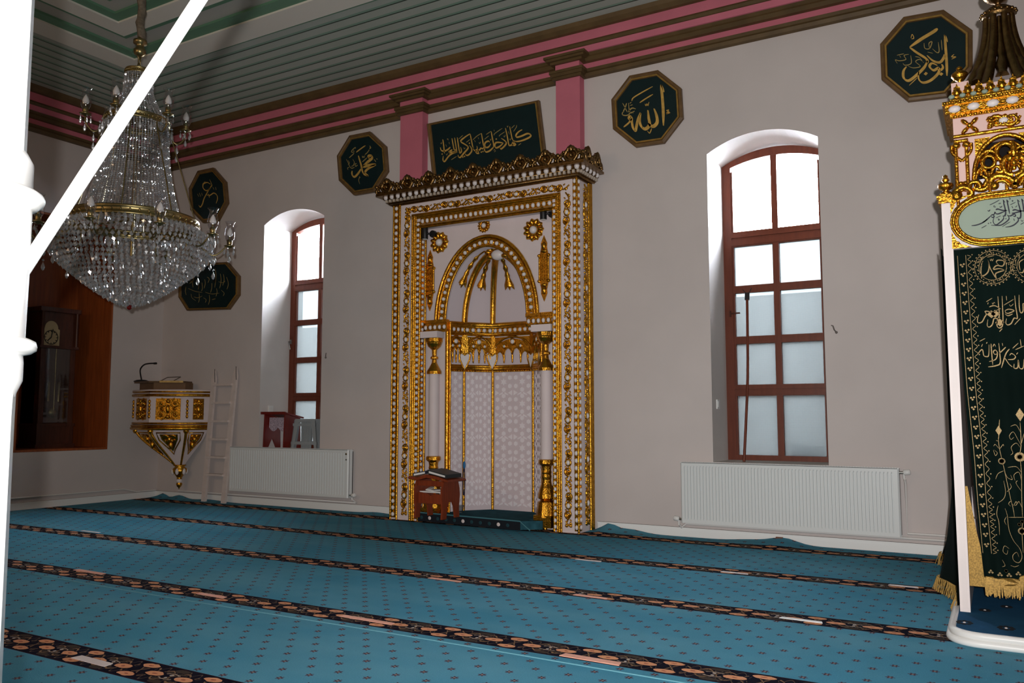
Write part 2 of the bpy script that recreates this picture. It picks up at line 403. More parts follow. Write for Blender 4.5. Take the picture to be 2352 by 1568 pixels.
# mihrab niche opening in the wall
NX0, NX1, NZ1 = -5.55, -3.92, 3.02
ZT = ZC+.25
def wpoly(pts):
    mb = MB(); mb.prism(pts, (0, WT, 0), 0, 1); mb.build('wall_back', [M_WALL, M_REVEAL], kind='structure')
def wbox(x0, x1, z0, z1): wpoly([(x0, YW, z0), (x1, YW, z0), (x1, YW, z1), (x0, YW, z1)])
ops = sorted([(w0, w1, 'w') for w0, w1 in WIN]+[(NX0, NX1, 'n')]); xx = XL-WT
for x0, x1, k in ops:
    wbox(xx, x0, -.2, ZT)
    if k == 'w':
        wbox(x0, x1, -.2, ZS0)
        A = arc(x0, x1, ZSP, ZAP)
        wpoly([(p[0], YW, p[1]) for p in A]+[(x1, YW, ZT), (x0, YW, ZT)])
    else: wbox(x0, x1, NZ1, ZT)
    xx = x1
wbox(xx, XR+.3, -.2, ZT)
mb = MB(); mb.box(NX0, NX1, YW+WT-.08, YW+WT, -.2, NZ1); mb.build('wall_back', M_WALL, kind='structure')
# left wall with the cabinet recess
cy0, cy1 = onX(60, 1038, XL).y-.16, onX(257, 800, XL).y; cz0 = onX(180, 1034, XL).z; cz1 = 3.75; CD = .80
def lbox(y0, y1, z0, z1, x0=XL-WT-.3, x1=XL):
    mb = MB(); mb.box(x0, x1, y0, y1, z0, z1); mb.build('wall_left', M_WALL, kind='structure')
lbox(YB, cy0, -.2, ZT); lbox(cy1, YW, -.2, ZT); lbox(cy0, cy1, -.2, cz0); lbox(cy0, cy1, cz1, ZT); lbox(cy0, cy1, cz0, cz1, XL-WT-.3, XL-CD-.005)
mb = MB(); mb.box(XR, XR+.3, YB, YW, -.2, ZT); mb.build('wall_right', M_WALL, kind='structure')
mb = MB(); mb.box(XL-WT, XR+.3, YB-.3, YB, -.2, ZT); mb.build('wall_front', M_WALL, kind='structure')

# --- ceiling: planks run round the room in mitred frames
def ceil_mat():
    m = bpy.data.materials.new('ceiling_planks'); m.use_nodes = True; nt = m.node_tree; n = nt.nodes; L = nt.links; b = n['Principled BSDF']
    tc = n.new('ShaderNodeTexCoord'); sx = n.new('ShaderNodeSeparateXYZ'); L.new(tc.outputs['Object'], sx.inputs[0])
    def mth(op, a, c=None):
        q = n.new('ShaderNodeMath'); q.operation = op
        for i, v in enumerate((a, c)):
            if v is None: continue
            if isinstance(v, (int, float)): q.inputs[i].default_value = v
            else: L.new(v, q.inputs[i])
        return q.outputs[0]
    a = mth('SUBTRACT', YW, sx.outputs[1]); c = mth('SUBTRACT', sx.outputs[0], XL); d = mth('SUBTRACT', XR, sx.outputs[0]); e = mth('SUBTRACT', sx.outputs[1], YB)
    p = mth('MINIMUM', mth('MINIMUM', a, c), mth('MINIMUM', d, e))
    fr = mth('FRACT', mth('DIVIDE', mth('SUBTRACT', p, .02), .165))
    g = mth('LESS_THAN', fr, .10); g2 = mth('LESS_THAN', fr, .30)
    idn = n.new('ShaderNodeTexWhiteNoise'); idn.noise_dimensions = '1D'; L.new(mth('FLOOR', mth('DIVIDE', mth('SUBTRACT', p, .02), .165)), idn.inputs['W'])
    nz = n.new('ShaderNodeTexNoise'); nz.inputs['Scale'].default_value = 3; L.new(tc.outputs['Object'], nz.inputs[0])
    m1 = n.new('ShaderNodeMix'); m1.data_type = 'RGBA'; m1.inputs[6].default_value = lin((190, 194, 186)); m1.inputs[7].default_value = lin((160, 174, 162))
    L.new(mth('MULTIPLY', mth('ADD', idn.outputs[0], nz.outputs[0]), .5), m1.inputs[0])
    m2 = n.new('ShaderNodeMix'); m2.data_type = 'RGBA'; L.new(g2, m2.inputs[0]); L.new(m1.outputs[2], m2.inputs[6]); m2.inputs[7].default_value = lin((132, 164, 146))
    m3_ = n.new('ShaderNodeMix'); m3_.data_type = 'RGBA'; L.new(g, m3_.inputs[0]); L.new(m2.outputs[2], m3_.inputs[6]); m3_.inputs[7].default_value = lin((44, 66, 56))
    L.new(m3_.outputs[2], b.inputs['Base Color']); b.inputs['Roughness'].default_value = .55
    return m
mb = MB(); mb.box(XL-.1, XR+.1, YB-.1, YW+.1, ZC, ZC+.2); mb.build('ceiling', ceil_mat(), kind='structure')
M_CL = mat('ceiling_light_band', (226, 222, 212), .6); M_CG = mat('ceiling_green_band', (96, 138, 112), .55); M_CM = mat('ceiling_grey_band', (178, 178, 170), .6)
def ring(mb, p0, p1, z0, z1, mi):
    def c(p, z): return [(XL+p, YB+p, z), (XR-p, YB+p, z), (XR-p, YW-p, z), (XL+p, YW-p, z)]
    vs = c(p0, z0)+c(p1, z0)+c(p0, z1)+c(p1, z1); fs = []
    for i in range(4):
        j = (i+1) % 4; fs += [(j, i, 4+i, 4+j), (8+i, 8+j, 12+j, 12+i), (i, j, 8+j, 8+i), (4+j, 4+i, 12+i, 12+j)]
    mb.add(vs, fs, mi)
mb = MB(); z = ZC
for p0, p1, dz, mi in [(1.70, 1.76, .03, 1), (1.76, 2.06, .06, 0), (2.06, 2.20, .04, 1), (2.20, 2.42, .015, 2), (2.42, 2.50, .035, 1), (2.50, 2.72, .06, 0), (2.72, 2.84, .04, 1),
                       (2.84, 3.02, .015, 2), (3.02, 3.10, .035, 1), (3.10, 3.28, .06, 0), (3.28, 3.40, .04, 1), (3.40, 3.60, .02, 2)]:
    ring(mb, p0, p1, z-dz, z+.01, mi)
mb.build('trim_1', [M_CL, M_CG, M_CM], kind='structure')

# --- cornice: profile (offset from wall, height), colour of the run up to it
prof = [(0, 4.735), (.045, 4.742), (.055, 4.775), (.035, 4.80), (.055, 4.825), (.012, 4.832), (.012, 4.900), (.055, 4.905), (.085, 4.935), (.075, 4.955), (.10, 4.978),
        (.115, 4.98), (.15, 5.03), (.165, 5.032), (.185, 5.055), (.17, 5.078), (.16, 5.08), (.16, 5.185), (.20, 5.19), (.235, 5.225), (.25, ZC), (0, ZC)]
pm = [1, 1, 1, 1, 1, 0, 1, 1, 1, 1, 0, 0, 1, 1, 1, 0, 0, 1, 1, 1, 1]
mb = MB()
for (o0, z0), (o1, z1), mi in zip(prof, prof[1:], pm):
    vs = [(XL+o0, YB+o0, z0), (XR-o0, YB+o0, z0), (XR-o0, YW-o0, z0), (XL+o0, YW-o0, z0), (XL+o1, YB+o1, z1), (XR-o1, YB+o1, z1), (XR-o1, YW-o1, z1), (XL+o1, YW-o1, z1)]
    mb.add(vs, [(i, (i+1) % 4, 4+(i+1) % 4, 4+i) for i in range(4)], mi)
mb.build('trim_2', [M_PINK, M_OLIVE], kind='structure')
# pink pilaster strips above the mihrab
def pilaster(x0, x1, name):
    mb = MB(); d = .11
    mb.box(x0, x1, YW-d, YW, 3.3, 4.735); mb.box(x0, x1, YW-d-.01, YW, 4.83, 4.903)
    def ringbox(z0, z1, o): mb.box(x0-o, x1+o, YW-d-o, YW, z0, z1, 1)
    ringbox(4.735, 4.765, .03); ringbox(4.765, 4.80, .045); ringbox(4.80, 4.83, .055)
    ringbox(4.903, 4.93, .045); ringbox(4.93, 4.955, .08); ringbox(4.955, 4.98, .10)
    mb.build(name, [M_PINK, M_OLIVE], kind='structure')
pilaster(W(919, 330, .11).x, W(970, 330, .11).x, 'trim_3')
pilaster(W(1277, 270, .11).x, W(1332, 260, .11).x, 'trim_4')
# baseboards
mb = MB(); 
for a, b_ in ((XL, -5.98), (-3.55, XR)): mb.box(a, b_, YW-.018, YW, -.01, .085); mb.box(a, b_, YW-.026, YW, .07, .085)
mb.build('baseboard_back', M_WHITE, kind='structure')
mb = MB(); mb.box(XL, XL+.018, YB, YW-.02, -.01, .085); mb.box(XL, XL+.026, YB, YW-.02, .07, .085); mb.build('baseboard_left', M_WHITE, kind='structure')

# --- windows
zr = [(onY(1775, a, YFR).z, onY(1775, b_, YFR).z) for a, b_ in ((523, 558), (650, 667), (769, 786.5), (882, 908))]
def window(i, x0, x1):
    root = empty('window_%d' % i, ((x0+x1)/2, YFR+.04, ZS0)); root['kind'] = 'structure'
    fw = .085; dp = .075; y0, y1 = YFR, YFR+dp
    mb = MB(); A = arc(x0, x1, ZSP, ZAP-.01); xi0, xi1 = x0+fw, x1-fw; B = arc(xi0, xi1, ZSP-.02, ZAP-.01-fw)
    mb.prism([(x0, y0, ZS0), (xi0, y0, ZS0+.05), (xi0, y0, B[0][1]), (x0, y0, A[0][1])], (0, dp, 0))
    mb.prism([(xi1, y0, ZS0+.05), (x1, y0, ZS0), (x1, y0, A[-1][1]), (xi1, y0, B[-1][1])], (0, dp, 0))
    mb.prism([(x0, y0, ZS0), (x1, y0, ZS0), (xi1, y0, ZS0+.05), (xi0, y0, ZS0+.05)], (0, dp, 0))
    for k in range(20): mb.prism([(B[k][0], y0, B[k][1]), (B[k+1][0], y0, B[k+1][1]), (A[k+1][0], y0, A[k+1][1]), (A[k][0], y0, A[k][1])], (0, dp, 0))
    c = (x0+x1)/2
    mb.box(c-.03, c+.03, y0+.005, y1-.005, ZS0+.05, ZAP-.01-fw)
    for k, (zt, zb) in enumerate(zr):
        mb.box(xi0, xi1, y0+.008, y1-.008, zb, zt)
        if k in (0, 3): mb.box(xi0, xi1, y0-.012, y1-.02, (zb+zt)/2+.012, zt-.01); mb.box(xi0, xi1, y0-.004, y1-.02, zb+.01, (zb+zt)/2-.008)
    for sgn, xe in ((1, xi0), (-1, xi1)):                 # sash lips
        mb.box(xe, xe+sgn*.018, y0+.012, y1-.012, ZS0+.05, ZSP-.06)
    mb.build('frame', M_FRAME, root)
    zs = [(zr[0][0], None)]+[(zr[k+1][0], zr[k][1]) for k in range(3)]+[(ZS0+.05, zr[3][1])]
    yp = YFR+.04
    for k, (zb, zt) in enumerate(zs):
        for s, (a, b_) in enumerate(((xi0, c-.03), (c+.03, xi1))):
            mb = MB()
            if zt is None:
                pts = [(p[0], yp, p[1]) for p in B if a-.001 <= p[0] <= b_+.001]
                mb.prism([(a, yp, zb), (b_, yp, zb)]+list(reversed(pts)), (0, .006, 0))
            else: mb.prism([(a, yp, zb), (b_, yp, zb), (b_, yp, zt), (a, yp, zt)], (0, .006, 0))
            mb.build('pane', M_SKYGLASS if zt is None else M_FROST, root)
    return root
w1 = window(1, *WIN[0]); w2 = window(2, *WIN[1])
# window catches
def catch(root, p, flip, m):
    mb = MB(); x, y, z = p; mb.box(x-.012, x+.012, y-.012, y, z-.03, z+.03); mb.tube([(x, y-.012, z), (x, y-.045, z), (x+.02*flip, y-.05, z-.06), (x+.03*flip, y-.05, z-.11)], .008, 6)
    mb.build('handle', m, root)
p = onY(668, 785, YFR); catch(w1, (WIN[0][0]+.03, YFR-.002, p.z), 1, M_STEEL)
p = onY(1690, 720, YFR); mb = MB(); mb.box(WIN[1][0]+.05, WIN[1][0]+.065, YFR-.02, YFR, p.z-.03, p.z+.03); mb.bar((WIN[1][0]+.058, YFR-.02, p.z), (WIN[1][0]+.16, YFR-.03, p.z), .014, .014); mb.build('handle', M_DKWOOD, w2)
# outside: yard wall and ground seen blurred through the glass
mb = MB(); mb.box(-16, 6, 11.2, 11.4, -1, 2.75); mb.build('wall_outside', mat('yard_wall', (214, 212, 208), .9, var=.2, vscale=1.2), kind='structure')
mb = MB(); mb.box(-16, 6, YW+WT+.02, 11.2, -.3, -.25); mb.build('ground', mat('yard_paving', (150, 150, 148), .9, var=.2, vscale=2), kind='structure')
p0, p1 = onY(1820, 1046, 8.56), onY(1893, 1024, 8.56)
mb = MB(); mb.box(p0.x, p1.x, 8.50, 8.60, ZS0+.0, p1.z); mb.box(p0.x-.01, p0.x+.1, 8.495, 8.605, p1.z-.01, p1.z+.015); mb.box(p1.x-.16, p1.x+.01, 8.495, 8.605, p1.z-.05, p1.z-.02)
mb.build('planter_box', mat('planter_green', (58, 84, 80), .7), label='low dark green planter box on the outer sill behind the frosted glass', cat='planter', base=((p0.x+p1.x)/2, 8.55, ZS0))

# ================================================================== CARPET
def carpet_mat(fields=True):
    m = bpy.data.materials.new('carpet_pile'); m.use_nodes = True; nt = m.node_tree; n = nt.nodes; L = nt.links; b = n['Principled BSDF']
    tc = n.new('ShaderNodeTexCoord'); sx = n.new('ShaderNodeSeparateXYZ'); L.new(tc.outputs['Object'], sx.inputs[0])
    X, Y = sx.outputs[0], sx.outputs[1]
    def mth(op, a, c=None, d=None):
        q = n.new('ShaderNodeMath'); q.operation = op
        for i, v in enumerate((a, c, d)):
            if v is None: continue
            if isinstance(v, (int, float)): q.inputs[i].default_value = v
            else: L.new(v, q.inputs[i])
        return q.outputs[0]
    A = lambda a, c: mth('ADD', a, c)
    S = lambda a, c: mth('SUBTRACT', a, c)
    M = lambda a, c: mth('MULTIPLY', a, c)
    LT = lambda a, c: mth('LESS_THAN', a, c)
    AB = lambda a: mth('ABSOLUTE', a)
    MN = lambda a, c: mth('MINIMUM', a, c)
    MX = lambda a, c: mth('MAXIMUM', a, c)
    FR_ = lambda a: mth('FRACT', a)
    def mixc(f, c0, c1):
        q = n.new('ShaderNodeMix'); q.data_type = 'RGBA'; L.new(f, q.inputs[0])
        for i, c in ((6, c0), (7, c1)):
            if isinstance(c, tuple): q.inputs[i].default_value = lin(c)
            else: L.new(c, q.inputs[i])
        return q.outputs[2]
    wob = n.new('ShaderNodeTexNoise'); wob.inputs['Scale'].default_value = 28; L.new(tc.outputs['Object'], wob.inputs[0])
    wv = M(S(wob.outputs[0], .5), .018)
    # stripes: 1.245 m apart, .225 wide, first centred at y = 2.525
    PER, W2 = 1.2465, .108
    t = S(M(FR_(A(mth('DIVIDE', S(Y, 2.525), PER), .5)), PER), PER/2)        # metres from stripe centre
    ins = LT(AB(t), W2)
    u = S(M(FR_(A(mth('DIVIDE', A(X, 3.848), .415), .5)), .415), .2075)       # metres from group centre
    au, at_ = AB(A(u, wv)), AB(A(t, wv))
    def el(cx, cy, rx, ry):
        p = mth('DIVIDE', S(au, cx), rx); q = mth('DIVIDE', S(at_, cy), ry)
        return mth('SQRT', A(M(p, p), M(q, q)))
    e1 = MN(el(.112, 0, .052, .027), el(0, .066, .052, .025))
    e1b = MN(el(.2075, .075, .05, .022), el(.17, .04, .03, .012))
    blob = LT(e1, 1); core = LT(e1, .26); halo = LT(e1, 1.32)
    blob2 = LT(e1b, .85)
    sw = M(mth('SINE', M(X, 2*PI/.2075)), .062); sw2 = M(mth('COSINE', M(X, 2*PI/.13833)), .085)
    l1 = LT(AB(S(AB(A(t, wv)), AB(sw))), .0055); l2 = LT(AB(S(at_, AB(sw2))), .0045)
    l3 = LT(AB(S(el(.2075, 0, .05, .035), 1)), .11)
    dots_ = LT(el(.2075, .016, .009, .008), 1)
    edge = LT(.100, AB(t))
    nvy = (15, 13, 32); peach = (232, 164, 122); tan = (150, 116, 84)
    c = mixc(l1, nvy, tan); c = mixc(l2, c, (104, 86, 70)); c = mixc(l3, c, (176, 156, 140)); c = mixc(blob2, c, (70, 60, 52))
    c = mixc(halo, c, nvy); c = mixc(blob, c, peach); c = mixc(core, c, (178, 106, 84)); c = mixc(dots_, c, (210, 200, 190)); c = mixc(edge, c, (44, 20, 36))
    # field with staggered florets
    def lat(ox, oy):
        p = S(M(FR_(mth('DIVIDE', A(X, ox), .166)), .166), .083); q = S(M(FR_(mth('DIVIDE', A(Y, oy), .1945)), .1945), .09725)
        r = mth('SQRT', A(M(p, p), M(q, q))); an = mth('ARCTAN2', q, p)
        return r, mth('COSINE', M(an, 6))
    r1, c1_ = lat(3.368+.083, -2.855+.09725); r2, c2_ = lat(3.368+.083-.083, -2.952+.09725)
    def fl(r, cc):
        petal = LT(r, A(.0165, M(cc, .0055))); hole = LT(r, .0055)
        return petal, hole
    f1, h1 = fl(r1, c1_); f2, h2 = fl(r2, c2_)
    big = n.new('ShaderNodeTexNoise'); big.inputs['Scale'].default_value = .9; big.inputs['Detail'].default_value = 3
    mp = n.new('ShaderNodeMapping'); mp.inputs['Scale'].default_value = (1, 2.2, 1); L.new(tc.outputs['Object'], mp.inputs[0]); L.new(mp.outputs[0], big.inputs[0])
    fine = n.new('ShaderNodeTexNoise'); fine.inputs['Scale'].default_value = 160; L.new(tc.outputs['Object'], fine.inputs[0])
    rp = n.new('ShaderNodeValToRGB'); L.new(big.outputs[0], rp.inputs[0])
    rp.color_ramp.elements[0].position = .35; rp.color_ramp.elements[0].color = lin((80, 152, 180)); rp.color_ramp.elements[1].position = .68; rp.color_ramp.elements[1].color = lin((100, 164, 187))
    fc = mixc(MX(f1, f2), rp.outputs[0], (88, 66, 78)); fc = mixc(MX(h1, h2), fc, (176, 150, 140))
    col = mixc(ins, fc, c)
    mul = n.new('ShaderNodeMix'); mul.data_type = 'RGBA'; mul.blend_type = 'MULTIPLY'; mul.inputs[0].default_value = .35
    L.new(col, mul.inputs[6]); L.new(fine.outputs[0], mul.inputs[7])
    L.new(mul.outputs[2], b.inputs['Base Color'])
    b.inputs['Roughness'].default_value = .95; b.inputs['Specular IOR Level'].default_value = .05
    
    bp = n.new('ShaderNodeBump'); bp.inputs['Strength'].default_value = .25; bp.inputs['Distance'].default_value = .01
    L.new(fine.outputs[0], bp.inputs['Height']); L.new(bp.outputs[0], b.inputs['Normal'])
    return m
M_CARPET = carpet_mat()
mb = MB(); y1 = 7.35
mb.add([(XL+.03, YB+.03, 0), (XR-.03, YB+.03, 0), (XR-.03, y1, 0), (XL+.03, y1, 0)], [(0, 1, 2, 3)])
# ruffled edge against the qibla wall
humps = [(-3.42, .10, .07), (-3.2, .18, .035), (-1.72, .16, .055), (-2.0, .2, .02), (-9.9, .16, .05), (-10.25, .10, .06), (-9.3, .3, .02), (-6.4, .2, .015)]
nx = 180; ny = 8; vs = []; fs = []
for j in range(ny+1):
    y = y1+(YW-.03-y1)*j/ny
    for i in range(nx+1):
        x = XL+.03+(XR-XL-.06)*i/nx; e = (j/ny)**3
        vs.append((x, y, e*sum(h*math.exp(-((x-c)/w)**2) for c, w, h in humps)))
for j in range(ny):
    for i in range(nx): fs.append((j*(nx+1)+i, j*(nx+1)+i+1, (j+1)*(nx+1)+i+1, (j+1)*(nx+1)+i))
mb.add(vs, fs, 0, True)
mb.build('carpet', M_CARPET, label='wall-to-wall blue prayer carpet with navy and peach floral row stripes', cat='carpet')
# seam cord along the second stripe
mb = MB(); mb.tube([(x, 3.585+.008*math.sin(x*1.7), .002) for x in [XL+.1+.3*i for i in range(int((XR-XL-.3)/.3))]], .004, 5)
mb.build('seam_cord', mat('pale_blue_cord', (96, 150, 164), .85), label='thin pale blue seam cord running along the second nearest carpet stripe', cat='cord')
# tape marks stuck on the stripes
tapes = [(-1.13, -.893, 4.992, .035, 1), (-4.54, -4.279, 3.758, .04, 0), (-3.867, -3.60, 2.497, .05, 2), (-3.323, -2.939, 3.762, .04, 0), (-1.874, -1.562, 3.70, .05, 0), (-3.551, -3.268, 4.935, .035, 0),
         (-2.414, -2.175, 4.95, .035, 0), (-2.986, -2.757, 6.16, .035, 2), (-6.026, -5.674, 3.86, .045, 0), (-8.0, -7.70, 5.17, .035, 2), (-1.825, -1.618, 6.218, .035, 2), (-.697, -.51, 6.312, .035, 2)]
tl = ['bright white tape strip on the stripe in front of the right radiator', 'peach tape strip on the third stripe from the front, left part of the carpet', 'whitish tape patch on the nearest stripe, bottom left',
      'peach tape strip on the second stripe, in front of the book stand', 'longest peach tape strip, second nearest stripe, bottom middle', 'pale peach tape strip in the middle stripe before the gilded niche',
      'peach tape strip on the middle stripe, right of the gilded niche', 'grey white tape strip on the far stripe just right of the gilded niche', 'peach tape strip near the white column on the second stripe',
      'whitish tape strip beside the white column on the middle stripe', 'whitish tape strip on the far stripe below the right radiator', 'whitish tape strip on the far stripe next to the curtained pulpit']
for (x0, x1_, y, w, k), lb in zip(tapes, tl):
    mb = MB(); mb.prism([(x0, y-w/2, .004), (x1_, y-w/2-.006, .004), (x1_-.01, y+w/2-.006, .004), (x0+.01, y+w/2, .004)], (0, 0, -.003))
    mb.build('tape_strip', M_PEACHTAPE if k == 0 else (M_WHITE if k == 1 else M_TAPE), label=lb, cat='tape', group='tape strips on the carpet stripes', base=((x0+x1_)/2, y, .002))

# ================================================================== COLUMN AND TIE ROD
DC = 1.75
ca = CAM+ray(-37, 50)*DC; CX, CYc = ca.x, ca.y
def cz(py): return onY(-34-.048*py, py, CYc).z
s = DC/FPX*.915
root = empty('column', (CX, CYc, 0), 'white painted column with two ring mouldings at the left edge', 'column')
rot8 = math.atan2(-CYc, -CX)+math.radians(83-22.5)
def oct_prof(prof, name):
    mb = MB(); mb.lathe(prof, (CX, CYc, 0), 8, smooth=False, rot=rot8); mb.build(name, M_WHITE, root)
oct_prof([(157*s, 0), (157*s, .12), (140*s, .16), (130*s, .20), (122*s, .24), (117*s, cz(956)), (118*s, cz(905))], 'lower_shaft')
oct_prof([(113*s, cz(342)), (113*s, 3.2), (115*s, ZC-.25), (135*s, ZC-.18), (157*s, ZC-.06), (157*s, ZC)], 'upper_shaft')
mb = MB(); mb.lathe([(111*s, cz(910)), (113*s, cz(900)), (125*s, cz(872)), (125*s, cz(830)), (123*s, cz(812)), (140*s, cz(808)), (152*s, cz(800)), (153*s, cz(791)), (150*s, cz(780)), (138*s, cz(774)), (126*s, cz(770)), (128*s, cz(600)), (127*s, cz(471)),
                     (140*s, cz(465)), (152*s, cz(455)), (155*s, cz(446)), (151*s, cz(437)), (138*s, cz(429)), (126*s, cz(425)), (126*s, cz(365)), (111*s, cz(340))], (CX, CYc, 0), 40)
mb.build('moulded_block', M_WHITE, root)
a = CAM+ray(66, 602)*DC; b_ = CAM+ray(458, 0)*DC; d = (b_-a).normalized()
mb = MB(); e = a+d*((ZC-.03-a.z)/d.z)
mb.tube([a-d*.05, e], 15.5*DC/FPX, 16); mb.lathe([(.05, 0), (.05, .012)], e+Vector((0, 0, .017)), 16)
mb.build('tie_rod', M_WHITE, label='slanting white round rod from the column up to the ceiling', cat='rod', base=tuple(a))
# ================================================================== THE GILDED PRAYER NICHE (MIHRAB)
YF, YD = 7.50, 7.62
xs = lambda px_, Y=YF: onY(px_, 930, Y).x
zs_ = lambda py, Y=YF, px_=1115: onY(px_, py, Y).z
ML, MR = xs(899), xs(1328); IL, IR = xs(962), xs(1272)
ZTOP, ZIN = zs_(440), zs_(502)
mih = empty('mihrab', (-4.75, YF+.1, 0), 'tall white and gilded prayer niche with carved cresting in the middle of the wall', 'niche')
MG = [M_GOLD, M_BEAD, M_CREAM]
# body of the surround: jambs, lintel, right return
mb = MB()
mb.box(ML, IL, YF, YW+.01, 0, ZTOP); mb.box(IR, MR, YF, YW+.01, 0, ZTOP); mb.box(IL, IR, YF, YW+.01, ZIN, ZTOP)
mb.build('surround', M_CREAM, mih)
F = FY(YF)
# left jamb, right jamb and head mouldings
mb = MB()
a, b_, c_, d_ = xs(899), xs(912), xs(917), xs(924)
xm = (xs(901)+xs(911))/2
bead_row(mb, F, (xm, .02), (xm, ZTOP), .072, .022, .008, 1, 0, strip=.03)
roll(mb, F, (ML+.004, 0), (ML+.004, ZTOP), .012, .004); roll(mb, F, (xs(914), 0), (xs(914), ZTOP), .014, .006)
mb.build('outer_bead_moulding', MG, mih); mb = MB()
xm = (xs(1321)+xs(1328))/2
bead_row(mb, F, (xm-.004, .02), (xm-.004, ZTOP), .072, .019, .008, 1, 0, strip=.022)
roll(mb, F, (MR, 0), (MR, ZTOP), .013, .004)
mb.build('outer_bead_moulding', MG, mih)
FR = FXp(MR)
mb = MB()
bead_row(mb, FR, (YF+.035, .02), (YF+.035, ZTOP), .072, .02, .006, 1, 0, strip=.024)
scroll_band(mb, FR, (YF+.19, .06), (YF+.19, ZTOP-.03), .10, .004, .44)
for q in (.27, .295, .325): roll(mb, FR, (YF+q, 0), (YF+q, ZTOP), .018, .006)
mb.build('side_moulding', MG, mih)
xl_ = (xs(924)+xs(939))/2; wl = (xs(939)-xs(924))*.98; xr_ = (xs(1296)+xs(1314))/2; wr = (xs(1314)-xs(1296))*.98
zt = (zs_(448)+zs_(466))/2
mb = MB(); scroll_band(mb, F, (xl_, .05), (xl_, zt+.04), wl, .004, .44); mb.build('scroll_ornament', MG, mih)
mb = MB(); scroll_band(mb, F, (xr_, .05), (xr_, zt-.06), wr, .004, .44); mb.build('scroll_ornament', MG, mih)
mb = MB(); scroll_band(mb, F, (xl_-.03, zt), (xr_+.03, zt), .085, .004, .46); mb.build('scroll_ornament', MG, mih)
# inner gilt moulding and bead row
mb = MB()
for p, q in ((xs(943.5), 0), (xs(948), 1), (xs(952), 0)): roll(mb, F, (p, 0), (p, zs_(472)), .013+.005*q, .004)
for p, q in ((xs(1288.5), 0), (xs(1284), 1), (xs(1280), 0)): roll(mb, F, (p, 0), (p, zs_(472)), .011+.004*q, .004)
for q, r in ((469.5, .012), (473.5, .016), (478, .012)): roll(mb, F, (xs(942), zs_(q)), (xs(1290), zs_(q)), r, .004)
xb0, xb1 = xs(957), xs(1275); zb = zs_(487.5)
bead_row(mb, F, (xb0, .02), (xb0, zb), .062, .021, .006, 1, 0, strip=.03)
bead_row(mb, F, (xb1, .02), (xb1, zb), .062, .017, .006, 1, 0, strip=.022)
bead_row(mb, F, (xb0+.03, zb), (xb1-.02, zb), .064, .026, .006, 1, 0, strip=.034)
roll(mb, F, (xb0-.03, zs_(497.5)), (xb1+.02, zs_(497.5)), .012, .004)
roll(mb, F, (IL, 0), (IL, ZIN), .014, .002); roll(mb, F, (IR, 0), (IR, ZIN), .012, .002); roll(mb, F, (IL, ZIN), (IR, ZIN), .012, .002)
FI = FXp(IL)                                             # inner return of the left jamb
bead_row(mb, FI, (YF+.045, .02), (YF+.045, ZIN), .062, .02, .004, 1, 0, strip=.026)
roll(mb, FI, (YF+.095, 0), (YF+.095, ZIN), .014, .004)
mb.build('inner_bead_moulding', MG, mih)
# recessed field with the arch opening
XA = onY(1118, 543, YD).x; AW = (onY(1237, 725, YD).x-onY(1003.5, 745, YD).x)/2; XA = (onY(1237, 725, YD).x+onY(1003.5, 745, YD).x)/2
ZSPR = onY(1003, 742, YD).z; AH = onY(1118, 543, YD).z-ZSPR; AB_ = .125
NH = .50                                                 # half width of the opening below the springing
def arcp(w, h, n=28): return [(XA-w*math.cos(PI*i/n), ZSPR+h*math.sin(PI*i/n)) for i in range(n+1)]
AI = arcp(AW-AB_, AH-AB_*.85)
mb = MB()
mb.prism([(IL, YD, ZSPR)]+[(p[0], YD, p[1]) for p in AI[:15]]+[(XA, YD, ZIN+.02), (IL, YD, ZIN+.02)], (0, .05, 0))
mb.prism([(p[0], YD, p[1]) for p in AI[14:]]+[(IR, YD, ZSPR), (IR, YD, ZIN+.02), (XA, YD, ZIN+.02)], (0, .05, 0))
mb.prism([(IL, YD, 0), (XA-NH, YD, 0), (XA-NH, YD, ZSPR), (IL, YD, ZSPR)], (0, .05, 0)); mb.prism([(XA+.72, YD, 0), (IR, YD, 0), (IR, YD, ZSPR), (XA+.72, YD, ZSPR)], (0, .05, 0))
mb.build('field_panel', M_CREAM, mih)
# archivolt
mb = MB(); FD = FY(YD); n = 28
O = arcp(AW, AH); I = arcp(AW-AB_, AH-AB_*.85); MID = arcp(AW-AB_*.52, AH-AB_*.45)
for k in range(n): mb.prism([FD(*I[k], .02), FD(*I[k+1], .02), FD(*O[k+1], .02), FD(*O[k], .02)], (0, .025, 0), 0)
mb.tube([FD(*p, .022) for p in O], .021, 8); mb.tube([FD(*p, .02) for p in I], .014, 7)
mb.tube([FD(*p, .022) for p in arcp(AW-.035, AH-.03)], .011, 6)
fine = arcp(AW-AB_*.60, AH-AB_*.52, 240); acc = 0; nx_ = .04; last = fine[0]; k = 0
for p in fine[1:]:
    acc += math.hypot(p[0]-last[0], p[1]-last[1]); dx, dz = p[0]-last[0], p[1]-last[1]; last = p
    if acc > nx_:
        l = math.hypot(dx, dz); U = Vector((dx/l, 0, dz/l)); V = Vector((-dz/l, 0, dx/l))
        if k % 2 == 0: mb.ell(FD(*p, .022), .022, .024, .02, 8, 3, 1, U, V, (0, -1, 0), half=True)
        else: mb.ell(FD(*p, .022), .010, .026, .012, 6, 3, 0, U, V, (0, -1, 0), half=True)
        nx_ += .0365; k += 1
mb.build('archivolt', MG, mih)
